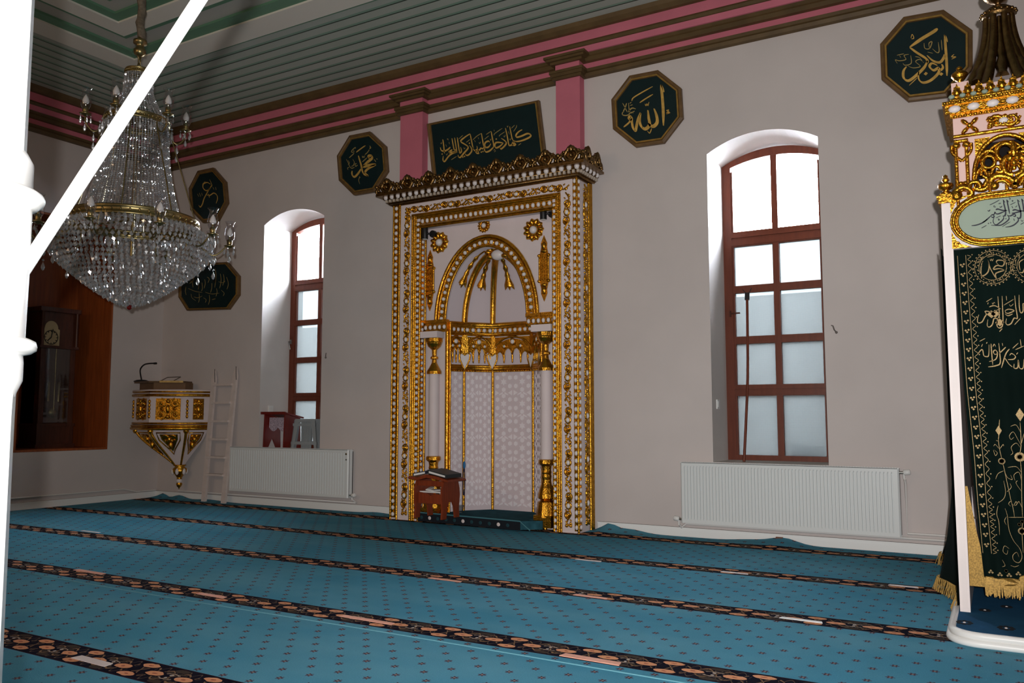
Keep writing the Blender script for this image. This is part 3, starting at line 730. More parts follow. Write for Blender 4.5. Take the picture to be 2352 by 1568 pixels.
# niche walls, hood
YBK = 8.13
P = [(XA-.535, YD+.03), (XA-.475, 7.86), (XA-.245, YBK), (XA+.285, YBK), (XA+.56, 7.88), (XA+.70, YD+.03)]
for i in (2, 3): P[i] = (onY((1132, 1226)[i-2], 1000, YBK).x, YBK)
P[1] = (onY(1065, 1000, 7.86).x, 7.86)
ZN0, ZNS = 0.0, ZSPR-.02
mb = MB()
for (x0, y0), (x1, y1_) in zip(P, P[1:]): mb.add([(x0, y0, ZN0), (x1, y1_, ZN0), (x1, y1_, ZNS), (x0, y0, ZNS)], [(0, 1, 2, 3)])
A3 = Vector((XA+.06, YD+.14, ZSPR+AH-AB_-.02)); nt_ = 14
def ribp(p, n=nt_, off=0):
    out = []
    for k in range(n+1):
        t = PI/2*k/n; s = 1-math.cos(t); q = Vector((p[0]*(1-s)+A3.x*s, p[1]*(1-s)+A3.y*s, ZNS+(A3.z-ZNS)*math.sin(t)))
        if off: q += (Vector((XA, YD, q.z-.1))-q).normalized()*off
        out.append(q)
    return out
RB = [ribp(p) for p in P]
RB[0] = [Vector((p[0], YD+.03, p[1])) for p in AI[:15]]; RB[5] = [Vector((p[0], YD+.03, p[1])) for p in AI[:13:-1]]
RB[0][0].z = RB[5][0].z = ZNS
for r0, r1 in zip(RB, RB[1:]):
    k = len(r0); mb.add(r0+r1, [(i, k+i, k+i+1, i+1) for i in range(k-1)], 0, True)
mb.build('niche_wall', mat('niche_paint', (214, 200, 204), .6, spec=.3), mih)
mb = MB()
for i in range(1, 5):
    rr = ribp(P[i], off=.006); k = len(rr)
    mb.tube(rr, [.040+.012*j/k for j in range(k)], 8, flat=.8)
mb.build('hood_rib', M_GOLD, mih)
# tassels between the ribs, boss at the crown
for i in range(0, 5):
    g = [p.lerp(q_, .5) for p, q_ in zip(RB[i], RB[i+1])]; g = cr(g, 3)[:41]; g = [p+(Vector((XA, YD-.4, p.z-.1))-p).normalized()*.025 for p in g]
    if i == 4: continue
    mb = MB(); q = g[16:38]; mb.tube(q[::-1], [.012]*6+[.02, .028, .022, .018, .018, .026, .032, .026, .020, .026, .034, .028, .034, .044, .054, .058], 7, flat=.7)
    e = q[0]; dn = (q[0]-q[2]).normalized()
    for sg in (-1, 0, 1): mb.lathe([(.026, 0), (.002, .06)], e+Vector((.034*sg, 0, .01)), 5, ax=dn+Vector((.5*sg, 0, 0)))
    mb.build('hood_tassel', M_GOLD, mih)
mb = MB(); c = A3+Vector((.02, -.02, -.045)); mb.ell(c, .085, .06, .06, 12, 8, 1)
for k in range(7):
    a_ = PI*(.02+k/6*.96); mb.ell(c+Vector((math.cos(a_)*.12, -.01, math.sin(a_)*.05+.03)), .045, .04, .03, 8, 5, 0)
for k in (-1, 1): mb.ell(c+Vector((.10*k, -.02, -.02)), .05, .035, .03, 8, 5, 0)
mb.build('crown_boss', [M_GOLD, M_BEAD], mih)
# impost cornice running round the niche, dado rail, corner beads, valances
def path3(z, off):
    out = []
    for i, p in enumerate(P):
        v = Vector((XA, YD-.05))-Vector(p); v.normalize(); out.append(Vector((p[0]+v.x*off, p[1]+v.y*off, z)))
    return out
mb = MB(); z = ZSPR
q = path3(z-.005, .02); mb.tube(q, .03, 8); q = path3(z-.105, .012); mb.tube(q, .014, 6); mb.tube(path3(z-.03, .02), .018, 6)
bp_ = path3(z-.065, .012)
for p0, p1 in zip(bp_, bp_[1:]):
    L_ = (p1-p0).length; U = (p1-p0)/L_; N = Vector((-U.y, U.x, 0)); N = N if N.dot(Vector((XA, YD-.3, 0))-Vector((p0.x, p0.y, 0))) > 0 else -N
    Fb = Fr(p0, U, (0, 0, 1), N); bead_row(mb, Fb, (0, 0), (L_, 0), .062, .024, .0, 1, 0, strip=.034)
# short imposts over the two small columns
for s, x0, x1 in ((-1, IL+.005, XA-NH+.02), (1, XA+.53, IR-.005)):
    mb.box(x0, x1, YD-.07, YD, z-.005, z+.03, 0); mb.box(x0, x1, YD-.05, YD, z-.10, z-.005, 0)
    bead_row(mb, FY(YD-.05), (x0, z-.052), (x1, z-.052), .062, .026, .004, 1, 0); roll(mb, FY(YD-.05), (x0, z-.095), (x1, z-.095), .014)
mb.build('impost_moulding', MG, mih)
mb = MB(); ZR = zs_(846, YBK, 1178)
mb.tube(path3(ZR+.025, .014), .02, 7); mb.tube(path3(ZR-.028, .014), .012, 6); mb.tube(path3(ZR, .012), .022, 6)
bpp = path3(ZR-.028, .024)
for p0, p1 in zip(bpp, bpp[1:]):
    m_ = int((p1-p0).length/.03)
    for k in range(m_): mb.ell(p0.lerp(p1, (k+.5)/m_), .011, .011, .011, 6, 4)
mb.build('dado_rail', M_GOLD, mih)
mb = MB()
for i in range(0, 6):
    v = (Vector((XA, YD-.2))-Vector(P[i])).normalized()*.008; x, y = P[i][0]+v.x, P[i][1]+v.y
    mb.tube([(x, y, 0), (x, y, ZR)], .017, 7); mb.tube([(x, y, ZR+.1), (x, y, ZSPR)], .015, 6)
for sx, x in ((-1, XA-NH), (1, XA+.72)):
    mb.tube([(x, YD-.004, 0), (x, YD-.004, ZSPR)], .026, 8); mb.tube([(x-sx*.035, YD, 0), (x-sx*.035, YD, ZSPR)], .012, 6)
mb.build('corner_bead', M_GOLD, mih)
ZV = ZSPR-.125
for i in range(5):
    p0 = Vector((*P[i], 0)); p1 = Vector((*P[i+1], 0)); L_ = (p1-p0).length; U = (p1-p0)/L_; N = Vector((-U.y, U.x, 0))
    if N.dot(Vector((XA, YD-.3, 0))-p0) < 0: N = -N
    Fv = Fr(p0, U, (0, 0, 1), N); mb = MB(); h = .31; c = L_/2; hw = L_/2-.012
    def P2(u, v, n=.012): return Fv(u, ZV+v, n)
    # spandrel panels
    ar = [(c-hw*math.cos(PI*k/16), -h+.10+(h-.12)*math.sin(PI*k/16)) for k in range(17)]
    mb.prism([P2(.01, 0)]+[P2(*p) for p in ar[:9]]+[P2(c, 0)], N*-.01, 1); mb.prism([P2(*p) for p in ar[8:]]+[P2(L_-.01, 0), P2(c, 0)], N*-.01, 1)
    for sg, e in ((1, .03), (-1, L_-.03)):
        tri = [(e, -.02), (e+sg*.30*L_, -.02), (e, -.15)]
        mb.prism([P2(*t, .018) for t in tri], N*-.006, 0)
    mb.tube([P2(*p, .016) for p in ar], .013, 6, nrm=N); mb.tube([P2(.01, 0, .016), P2(L_-.01, 0, .016)], .012, 6)
    # scalloped tracery
    nb = 4; sc = []
    for k in range(nb):
        u0 = c-hw*.86+k*hw*1.72/nb; w_ = hw*1.72/nb
        base = [-.205, -.165, -.165, -.205][k]
        for j in range(7):
            t = j/6; sc.append((u0+w_*t, base-.035+.055*math.sin(PI*t)-(.03 if (j in (0, 6)) else 0)))
    top = [(c-hw*math.cos(PI*k/16)*.93, -h+.10+(h-.14)*math.sin(PI*k/16)) for k in range(17)]
    mb.prism([P2(*p, .014) for p in sc]+[P2(*p, .014) for p in reversed(top)], N*-.008, 0)
    mb.tube([P2(*p, .018) for p in sc], .008, 5, nrm=N)
    for k in range(1, nb):
        u0 = c-hw*.86+k*hw*1.72/nb; zb_ = [-.205, -.185, -.165, -.185][k] if k != 2 else -.185
        mb.lathe([(.014, .02), (.013, -.02), (.009, -.05), (.012, -.058), (.002, -.075)], P2(u0, zb_-.06, .014), 7, 0)
    for (u, v, r) in ((c, -.075, .026), (c-hw*.42, -.125, .016), (c+hw*.42, -.125, .016)):
        mb.tube([P2(u+math.cos(t)*r*1.4, v+math.sin(t)*r*1.4, .02) for t in [2*PI*k/12 for k in range(12)]], .007, 5, closed=True, nrm=N)
        mb.ell(P2(u, v, .016), r, r, r*.5, 10, 3, 1, U, (0, 0, 1), N, half=True)
    mb.build('valance', MG, mih)
for i in range(1, 5):
    v = (Vector((XA, YD-.2))-Vector(P[i])).normalized(); x, y = P[i][0]+v.x*.02, P[i][1]+v.y*.02; U = Vector((v.y, -v.x, 0)); U = U if U.x > 0 else -U
    Fh = Fr((x, y, ZV-.30), U, (0, 0, 1), (v.x, v.y, 0)); mb = MB()
    ht = [(0, .07), (.035, .095), (.062, .075), (.055, .02), (.03, -.04), (0, -.095), (-.03, -.04), (-.055, .02), (-.062, .075), (-.035, .095)]
    mb.prism([Fh(*p, .02) for p in ht], -Fh.N*.03, 1); mb.tube([Fh(*p, .02) for p in ht], .010, 6, closed=True, nrm=Fh.N)
    mb.prism([Fh(-.03, .30, .012), Fh(-.045, .10, .012), Fh(.045, .10, .012), Fh(.03, .30, .012)], -Fh.N*.02, 0)
    mb.build('corner_pendant', MG, mih)
# star and hexagon relief on the niche faces
M_RELIEF = mat('relief_white', (236, 228, 232), .5)
for i in range(5):
    p0 = Vector((*P[i], 0)); p1 = Vector((*P[i+1], 0)); L_ = (p1-p0).length; U = (p1-p0)/L_; N = Vector((-U.y, U.x, 0))
    if N.dot(Vector((XA, YD-.3, 0))-p0) < 0: N = -N
    Fv = Fr(p0, U, (0, 0, 1), N); mb = MB(); nc = 2 if L_ > .3 else 1; cw = (L_-.05)/nc; rh = .247
    zz = ZR-.06
    for c in range(nc):
        for r in range(7):
            u0 = .025+cw*(c+.5); v0 = zz-.09-r*rh; k_ = min(1, cw/.24)
            if v0 < .1: continue
            st = [(math.cos(PI/2+PI*j/6)*(.042 if j % 2 == 0 else .022)*k_+u0, math.sin(PI/2+PI*j/6)*(.042 if j % 2 == 0 else .022)+v0) for j in range(12)]
            mb.prism([Fv(*q, .006) for q in st], -N*.008)
            for a_, b2 in ((-.34, .048), (.34, .048), (-.34, -.048), (.34, -.048), (0, .088), (0, -.088)):
                cx, cz_ = u0+a_*cw, v0+b2
                mb.prism([Fv(cx+math.cos(PI/3*j+PI/6)*.027*k_, cz_+math.sin(PI/3*j+PI/6)*.027, .006) for j in range(6)], -N*.008)
            for sg in (-1, 1):
                mb.prism([Fv(u0+sg*.46*cw, v0-rh/2+.03, .005), Fv(u0+sg*.46*cw, v0-rh/2-.03, .005), Fv(u0+sg*.24*cw, v0-rh/2, .005)], -N*.006)
                mb.prism([Fv(u0+sg*.05*cw, v0-rh/2+.012, .005), Fv(u0+sg*.05*cw, v0-rh/2-.012, .005), Fv(u0+sg*.25*cw, v0-rh/2-.028, .005), Fv(u0+sg*.25*cw, v0-rh/2-.016, .005)], -N*.006)
    mb.build('lattice_relief', M_RELIEF, mih)
# the two small columns with gilt capitals and bases
def mcol(x, y):
    g = MB(); c = (x, y, 0)
    w = MB(); w.lathe([(.062, .70), (.060, ZR-.06)], c, 20); w = w.build('column_shaft', M_CREAM, mih)
    # capital: three stacked vases
    zt_ = ZSPR-.175
    g.lathe([(.085, ZR-.09+.02), (.085, ZR-.04), (.06, ZR), (.03, ZR+.055), (.026, ZR+.09), (.045, ZR+.10), (.045, ZR+.12), (.026, ZR+.135), (.03, ZR+.20), (.07, ZR+.235), (.088, ZR+.27), (.090, zt_-.05), (.098, zt_-.04), (.098, zt_)], c, 12, smooth=False)
    g.build('capital', M_GOLD, w)
    b2 = MB(); b2.lathe([(.062, .71), (.082, .70), (.084, .665), (.055, .64), (.05, .60), (.056, .575), (.05, .56), (.056, .535), (.05, .50), (.055, .46), (.07, .42), (.085, .36), (.09, .32), (.06, .30), (.09, .28), (.11, .14), (.112, .13)], c, 12, smooth=False)
    b2.box(x-.10, x+.10, y-.10, y+.06, .03, .15); b2.build('column_base', M_GOLD, w)
    ab = MB(); ab.box(x-.115, x+.115, y-.115, y+.03, zt_, zt_+.07); ab.build('abacus', M_CREAM, w)
mcol(XA-.655, YD-.035); mcol(XA+.755, YD-.035)
# rosettes and cartouches on the field
for (px_, py, r, n_) in ((1010, 557, .125, 11), (1226, 528, .125, 11), (1112, 518, .082, 14)):
    p = onY(px_, py, YD); mb = MB(); rosette(mb, FD, (p.x, p.z), r, n_, .004); mb.build('rosette', [M_GOLD, M_BEAD], mih)
for (px_, py) in ((988.5, 644), (1250.5, 616)):
    p = onY(px_, py, YD); mb = MB(); u, v = p.x, p.z; w, h = .052, .135; z4 = .012
    mb.prism([FD(u-w, v-h, z4), FD(u+w, v-h, z4), FD(u+w, v+h, z4), FD(u-w, v+h, z4)], (0, .015, 0))
    for sx in (-1, 1): roll(mb, FD, (u+sx*w, v-h), (u+sx*w, v+h), .012, .012)
    for k in range(7):
        for j in range(3): dot(mb, (u-.03+.03*j, v-h+.02+.038*k), .012, FD, .02)
    for sg in (-1, 1):
        for sx in (-1, 1): mb.ell(FD(u+sx*(w+.004), v+sg*h, .012), .022, .022, .02, 8, 4)
        mb.prism([FD(u-w, v+sg*h, z4), FD(u+w, v+sg*h, z4), FD(u+w*.62, v+sg*(h+.09), z4), FD(u+w*.7, v+sg*(h+.13), z4), FD(u, v+sg*(h+.215), z4), FD(u-w*.7, v+sg*(h+.13), z4), FD(u-w*.62, v+sg*(h+.09), z4)][::sg], (0, .015, 0))
        mb.ell(FD(u, v+sg*(h+.10), .014), .03, .045, .02, 8, 4, half=False, V=(0, 0, 1), N=(0, -1, 0)); mb.ell(FD(u, v+sg*(h+.045), .014), .045, .02, .02, 8, 4, V=(0, 0, 1), N=(0, -1, 0))
    mb.build('cartouche', M_GOLD, mih)
# cornice with beads, dentils and pierced cresting
OV = .15
def cz_m(py): return onY(1115, py, YF-OV).z
z0, z1_, z2, z3, z4_ = ZTOP-.01, zs_(432, YF-.05), zs_(421, YF-.08), cz_m(407), cz_m(368)
mb = MB()
def slab(za, zb_, o, mi=0): mb.box(ML-o, MR+o, YF-o, YW, za, zb_, mi)
slab(z0, z0+.03, .012); slab(z0+.03, z1_, .035); slab(z1_, z2, .06); slab(z2, z3-.012, .09); slab(z3-.012, z3+.012, OV)
for o, zz in ((.02, z0+.03), (.04, z1_-.005), (.07, z2)):
    mb.tube([(ML-o, YW-.01, zz), (ML-o, YF-o, zz), (MR+o, YF-o, zz), (MR+o, YW-.01, zz)], .012, 6)
mb.build('cornice', M_BRONZE, mih)
mb = MB(); zm = (z1_+z2)/2; x = ML-.06; mb.box(ML-.058, MR+.058, YF-.062, YF-.055, z1_+.004, z2-.004, 1); mb.box(MR+.055, MR+.062, YF-.06, YW-.01, z1_+.004, z2-.004, 1)
while x < MR+.06:
    mb.box(x, x+.026, YF-.083, YF-.055, z1_+.006, z2-.006); x += .052
y = YF-.05
while y < YW-.03: mb.box(MR+.055, MR+.083, y, y+.026, z1_+.006, z2-.006); y += .052
mb.build('dentils', [mat('dentil_cream', (190, 176, 160), .5), M_BRONZE], mih)
mb = MB()
bead_row(mb, FY(YF-.09), (ML-.09, (z2+z3)/2), (MR+.09, (z2+z3)/2), .088, .033, .0, 1, 0)
bead_row(mb, FXp(MR+.09), (YF-.08, (z2+z3)/2), (YW-.01, (z2+z3)/2), .088, .033, .0, 1, 0)
mb.build('cornice_beads', [M_BRONZE, M_BEAD], mih)
def crest(F, u0, u1, zb, h, per):
    mb = MB(); n = max(1, round((u1-u0)/per)); T = (u1-u0)/n; r = .011
    roll(mb, F, (u0, zb), (u1, zb), .014)
    for i in range(n):
        c = u0+T*(i+.5)
        for sg in (-1, 1):
            mb.tube(cr([F(c+sg*T*.5, zb+.01), F(c+sg*T*.43, zb+h*.34), F(c+sg*T*.30, zb+h*.42), F(c+sg*T*.20, zb+h*.22), F(c+sg*T*.10, zb+h*.12), F(c, zb+.01)], 4), [r*1.3]*21, 5, flat=1.4, nrm=F.N)
            mb.tube(cr([F(c+sg*T*.12, zb+h*.06), F(c+sg*T*.24, zb+h*.34), F(c+sg*T*.16, zb+h*.62), F(c+sg*T*.05, zb+h*.86)], 4), [r*1.7]*13, 5, flat=1.4, nrm=F.N)
            mb.tube(spiral(F, (c+sg*T*.33, zb+h*.50), T*.10, T*.02, PI/2, 1.3, 10, sx=sg), r, 5, nrm=F.N)
            mb.ell(F(c+sg*T*.13, zb+h*.66, .006), T*.085, h*.12, .02, 8, 5, U=F.U, V=F.V, N=F.N)
            mb.ell(F(c+sg*T*.40, zb+h*.20, .004), T*.07, h*.14, .016, 8, 5, U=F.U, V=F.V, N=F.N)
            mb.ell(F(c+sg*T*.27, zb+h*.60, .004), T*.06, h*.09, .016, 8, 5, U=F.U, V=F.V, N=F.N)
        mb.ell(F(c, zb+h*.76, .008), T*.10, h*.24, .022, 8, 5, U=F.U, V=F.V, N=F.N); mb.ell(F(c, zb+h*.38, .006), T*.07, h*.14, .02, 8, 5, U=F.U, V=F.V, N=F.N)
        mb.ell(F(u0+T*i, zb+h*.46, .006), T*.09, h*.15, .02, 8, 5, U=F.U, V=F.V, N=F.N); mb.ell(F(u0+T*i, zb+h*.18, .006), T*.08, h*.12, .02, 8, 5, U=F.U, V=F.V, N=F.N)
        ar = [F(c-T*.46+T*.92*k/10, zb+h*(.30+.52*math.sin(PI*k/10)**1.5), -.006) for k in range(11)]
        mb.tube(ar, r*1.6, 5, nrm=F.N)
    out = []
    for i in range(n):
        for f_, hh_ in ((.0, .40), (.10, .52), (.18, .60), (.26, .62), (.34, .80), (.42, .92), (.5, 1.0), (.58, .92), (.66, .80), (.74, .62), (.82, .60), (.90, .52)): out.append((u0+T*(i+f_), zb+h*(hh_-.06)))
    out.append((u1, zb+h*.4))
    for (a_, za), (b2, zb2) in zip(out, out[1:]): mb.prism([F(a_, zb, -.008), F(b2, zb, -.008), F(b2, zb2, -.008), F(a_, za, -.008)], -F.N*.012)
    for i in range(n):
        c = u0+T*(i+.5)
        for sg in (-1, 1):
            tear = [(c+sg*T*.14, zb+h*.10), (c+sg*T*.30, zb+h*.14), (c+sg*T*.36, zb+h*.30), (c+sg*T*.26, zb+h*.50), (c+sg*T*.24, zb+h*.30)]
            mb.prism([F(*q_, -.004) for q_ in tear], -F.N*.006, 1)
        mb.prism([F(c-T*.10, zb+.02, -.004), F(c+T*.10, zb+.02, -.004), F(c, zb+h*.16, -.004)], -F.N*.006, 1)
    mb.build('cresting', [M_BRONZE, M_BEAD], mih)
crest(FY(YF-OV+.02), ML-OV, MR+OV, z3+.02, z4_-z3-.01, .30)
crest(FXp(MR+OV-.02), YF-OV+.02, YW-.02, z3+.02, z4_-z3-.01, .24)

# ------------------------------------------------------------------ things in and on the niche
# black spotlights clipped under the head moulding
def spot(px_, py, lb):
    p = onY(px_, py, YD-.09); r = empty('spotlight', tuple(p), lb, 'spotlight', 'spotlights on the gilded niche')
    mb = MB(); mb.lathe([(.034, .075), (.036, .06), (.036, -.055), (.033, -.06)], p, 16); mb.build('housing', M_BLACK, r)
    mb = MB(); mb.lathe([(.031, -.061), (.02, -.066), (.001, -.067)], p, 14); mb.build('lens', M_BULB, r)
    mb = MB(); mb.tube([p+Vector((.02, 0, 0)), p+Vector((.06, .02, .0))], .012, 8); mb.lathe([(.04, 0), (.042, .04), (.03, .055)], p+Vector((.075, .035, 0)), 14, ax=(0, 1, 0)); mb.build('bracket', M_BLACK, r)
spot(976, 537, 'black spotlight left of the left gold rosette'); spot(1248, 491, 'black spotlight by the top right corner of the niche')
# rug inside the niche, lapping out over the step
ZRUG = .10
mb = MB()
fl_ = [(IL+.03, YF-.04), (IR-.30, YF-.16), (IR-.12, YF-.02), (XA+.60, YD-.14), (P[5][0]-.04, P[5][1]+.03)]+[(p[0]*.985+XA*.015, p[1]-.015) for p in P[4:0:-1]]+[(P[0][0]+.05, P[0][1]+.03), (XA-NH-.01, YD-.16), (IL+.03, YD-.16)]
mb.prism([(x, y, ZRUG) for x, y in fl_], (0, 0, -.085), 0)
rug = mb.build('niche_rug', mat('rug_pile', (44, 84, 96), .95, spec=.05, var=.25, vscale=14), label='dark teal rug covering the raised floor of the gilded niche', cat='rug', base=(XA, 7.7, .05))
mb = MB(); e0, e1 = Vector((IL+.03, YF-.045, .05)), Vector((IR-.30, YF-.165, .05)); U = (e1-e0).normalized(); Ff = Fr(e0, U, (0, 0, 1), U.cross(Vector((0, 0, 1))))
L_ = (e1-e0).length
mb.prism([Ff(0, -.04), Ff(L_, -.04), Ff(L_, .045), Ff(0, .045)], -Ff.N*.006, 0)
for k in range(int(L_/.115)):
    mb.ell(Ff(.06+.115*k, 0, .002), .022, .02, .003, 8, 3, 1 if k % 4 == 1 else 2, Ff.U, Ff.V, Ff.N, half=True)
mb.tube([Ff(0, .05), Ff(L_, .05), Ff(L_+.07, .0), Ff(L_+.12, -.03)], .008, 5, 3)
mb.build('rug_edge', [mat('rug_navy', (20, 26, 34), .95), M_TAPE, mat('rug_teal', (30, 62, 70), .95), mat('rug_cord', (70, 120, 130), .9)], rug, label='navy patterned rug edge')
# folding book stand with open books
RS0 = ZRUG+.002; bx, by = onZ(1003, 1188, ZRUG).x, onZ(1003, 1188, ZRUG).y
rs = empty('book_stand', (bx, by, .012), 'carved reddish wooden book stand in front of the gilded niche, bottom left', 'book stand')
sc_ = 1
_k0 = set(bpy.data.objects)
def board(x, name, hw=.17, lean=0):
    mb = MB(); pts = []
    prof_ = [(-.145, 0), (-.075, 0), (-.062, .10), (-.03, .155), (.03, .155), (.062, .10), (.075, 0), (.145, 0), (.135, .09), (.15, .20), (.145, .28), (.12, .345), (.10, .36), (-.10, .36), (-.12, .345), (-.145, .28), (-.15, .20), (-.135, .09)]
    mb.prism([(x+lean*v, by+u, v+.012) for u, v in prof_], (.02, 0, 0)); mb.build(name, M_WOOD, rs)
W_ = .165
board(bx-W_, 'end_board'); board(bx+W_-.02, 'end_board')
mb = MB(); mb.prism([(bx-W_+.02, by-.10, .15), (bx+W_-.02, by-.10, .15), (bx+W_-.02, by-.10, .235), (bx+.05, by-.10, .245), (bx, by-.10, .225), (bx-.05, by-.10, .245), (bx-W_+.02, by-.10, .255)], (0, .018, 0))
mb.prism([(bx-W_+.02, by-.10, .315), (bx+W_-.02, by-.10, .315), (bx+W_-.02, by-.10, .365), (bx-W_+.02, by-.10, .365)], (0, .018, 0)); mb.build('apron', M_WOOD, rs)
mb = MB(); tp = [(-.235, .372), (-.225, .392), (-.12, .385), (-.02, .415), (.10, .40), (.225, .37), (.235, .35), (.10, .372), (-.02, .385), (-.12, .357)]
mb.prism([(bx+u, by-.155, v+.012) for u, v in tp[::-1]], (0, .31, 0)); mb.build('top_board', M_WOOD, rs)
mb = MB(); mb.prism([(bx-.175, by-.15, .405), (bx-.03, by-.15, .432), (bx-.02, by+.12, .445), (bx-.16, by+.12, .425)], (0, 0, .028), 0); mb.prism([(bx-.165, by-.152, .41), (bx-.035, by-.152, .435), (bx-.035, by-.152, .452), (bx-.165, by-.152, .428)], (0, .01, 0), 1)
mb.build('book', [M_BOOK, M_PAPER], label='navy covered book lying on the left half of the wooden book stand', cat='book', group='books on the wooden book stand', base=(bx-.1, by, .42))
mb = MB(); mb.prism([(bx-.02, by-.13, .436), (bx+.205, by-.14, .396), (bx+.215, by+.10, .396), (bx, by+.13, .436)], (0, 0, .035), 0); mb.prism([(bx-.0, by-.135, .44), (bx+.19, by-.142, .406), (bx+.19, by-.142, .422), (bx+.0, by-.135, .458)], (0, .01, 0), 1)
mb.build('book', [M_BOOK2, M_PAPER], label='charcoal covered book lying on the right half of the wooden book stand', cat='book', group='books on the wooden book stand', base=(bx+.1, by, .42))
mb = MB(); mb.prism([(bx-.09, by-.06, .268), (bx+.015, by-.075, .262), (bx+.02, by+.03, .262), (bx-.09, by+.05, .268)], (0, 0, .012)); mb.prism([(bx-.08, by-.055, .281), (bx-.02, by-.07, .281), (bx-.02, by+.0, .295), (bx-.08, by+.01, .295)], (0, 0, .004))
mb.box(bx-.15, bx+.15, by-.08, by+.08, .25, .262)
mb.build('papers', M_PAPER, label='white folded papers kept inside the wooden book stand', cat='paper', base=(bx, by, .25))
rs.location.z = RS0
for o in set(bpy.data.objects)-_k0:                      # everything of the stand sits on the rug, a little larger
    if o.parent is None: o.location = (bx+(o.location.x-bx)*1.08, by+(o.location.y-by)*1.08, RS0+(o.location.z-.012)*1.08)
    else: o.location = o.location*1.08
    if o.type == 'MESH':
        for v in o.data.vertices: v.co *= 1.08
# tumblers on the niche floor
for k, (px_, py, lb) in enumerate(((1046, 1178, 'clear glass tumbler just right of the book stand'), (1058, 1177, 'clear glass tumbler standing by the gilt niche edge'))):
    p = onZ(px_, py, ZRUG+.003); p = Vector((p.x, min(p.y, 7.84), ZRUG+.002)); mb = MB(); mb.lathe([(.001, 0), (.026, 0), (.034, .085), (.031, .085), (.024, .008), (.001, .008)], p, 14, cap=False)
    mb.build('tumbler', M_CLEAR, label=lb, cat='glass', group='tumblers on the niche floor', base=tuple(p))
# prayer beads hanging on the gilt edge
p = onY(1067, 1052, 7.845); mb = MB()
mb.tube([p+Vector((0, 0, .02)), p+Vector((.002, -.006, -.03))], .006, 6, 0); mb.ell(p+Vector((.002, -.008, -.075)), .018, .014, .045, 8, 6, 1)
lp = [p+Vector((.012*math.sin(t), -.01, -.26+.15*math.cos(t))) for t in [2*PI*k/18 for k in range(18)]]
mb.tube(lp, .006, 5, 2, closed=True)
mb.build('prayer_beads', [M_BRASS, M_BLUE, M_NAVYCORD], label='prayer beads with blue tassel hanging on the gilt edge inside the niche', cat='prayer beads', base=tuple(p))
# ================================================================== CALLIGRAPHY PLAQUES
M_PLQ = mat('plaque_frame', (104, 78, 48), .42, spec=.4, var=.2, vscale=14); M_PLQG = mat('plaque_gilt_line', (176, 138, 72), .35, .7, var=.2, vscale=20)
def plaque(name, corners, ox, oy, s, label, strokes, dots=(), dotr=2.2, f1=.90, f2=.845, rot0=0, thin=(), group='calligraphy plaques on the wall'):
    Y = YW-.045
    O = [onY(ox+x/s, oy+y/s, Y) for x, y in corners]; c = sum(O, Vector())/len(O)
    r = empty(name, tuple(c+Vector((0, .04, 0))), label, 'plaque', group)
    def loop(f, y): return [Vector((c.x+(p.x-c.x)*f, y, c.z+(p.z-c.z)*f)) for p in O]
    L0, L1, L2, L3, L4 = loop(1, YW-.002), loop(1, Y+.004), loop(.985, Y), loop(f1+.03, Y-.006), loop(f1, Y+.004)
    L5, L6, L7 = loop(f1-.004, Y-.001), loop(f2+.012, Y-.001), loop(f2, Y+.016)
    mb = MB(); n = len(O)
    def band(A, B, mi): mb.add(A+B, [(i, (i+1) % n, n+(i+1) % n, n+i) for i in range(n)], mi)
    band(L0, L1, 0); band(L1, L2, 0); band(L2, L3, 0); band(L3, L4, 0); band(L4, L5, 1); band(L5, L6, 1); band(L6, L7, 0)
    mb.build('frame', [M_PLQ, M_PLQG], r)
    mb = MB(); mb.add(loop(f2+.004, Y+.014), [tuple(range(n))]); 
    yb = Y+.03; mb.add(loop(f2+.004, yb), [tuple(reversed(range(n)))]); mb.build('panel', M_PANELG, r)
    mb = MB(); px_strokes(mb, strokes, ox, oy, s, Y+.014, .004, 0, dots, dotr); px_strokes(mb, thin, ox, oy, s, Y+.014, .003, 1)
    mb.build('lettering', [M_INK, M_INKTHIN], r)
    return r
plaque('octagonal_plaque', [(968, 487), (1312, 420), (1588, 635), (1610, 995), (1380, 1295), (1038, 1345), (770, 1130), (750, 775)], 1260, 80, 5.226,
       'octagonal dark green plaque with gold lettering just right of the pink pilaster', [
    (42, [(1352, 600), (1362, 700), (1376, 880), (1380, 1090)]), (24, [(1352, 600), (1372, 640), (1386, 690)]),
    (44, [(1268, 885), (1298, 970), (1304, 1050), (1262, 1098), (1215, 1085), (1205, 1060)]), (42, [(1194, 905), (1204, 1000), (1212, 1080), (1165, 1130), (1118, 1105), (1096, 1040), (1108, 940)]),
    (36, [(1104, 935), (1074, 1010), (1058, 1090), (1044, 1150), (1016, 1120), (1000, 1040), (996, 990), (972, 985), (966, 1012), (990, 1018), (1002, 1004)]), (20, [(1000, 1012), (960, 1060), (902, 1108)]),
    (12, [(1160, 828), (1168, 852), (1184, 828), (1192, 852), (1208, 806)]), (14, [(1000, 795), (1020, 755), (1125, 690), (1252, 620)]), (14, [(1095, 815), (1165, 768), (1254, 714)]),
    (16, [(1446, 900), (1420, 912), (1446, 922), (1414, 946), (1462, 934)]), (12, [(1188, 1152), (1214, 1180), (1240, 1122)])],
    thin=[(16, [(1048, 890), (1004, 880), (962, 918), (990, 936), (1034, 914)]), (14, [(890, 820), (918, 872), (946, 930)]), (14, [(938, 820), (918, 880), (894, 926)]), (14, [(960, 818), (968, 900), (972, 948), (936, 968), (892, 962), (886, 940), (908, 916)]),
          (8, [(974, 824), (996, 808)]), (8, [(980, 850), (1010, 838)]), (10, [(1008, 920), (1016, 942)]), (10, [(960, 958), (966, 968)])])
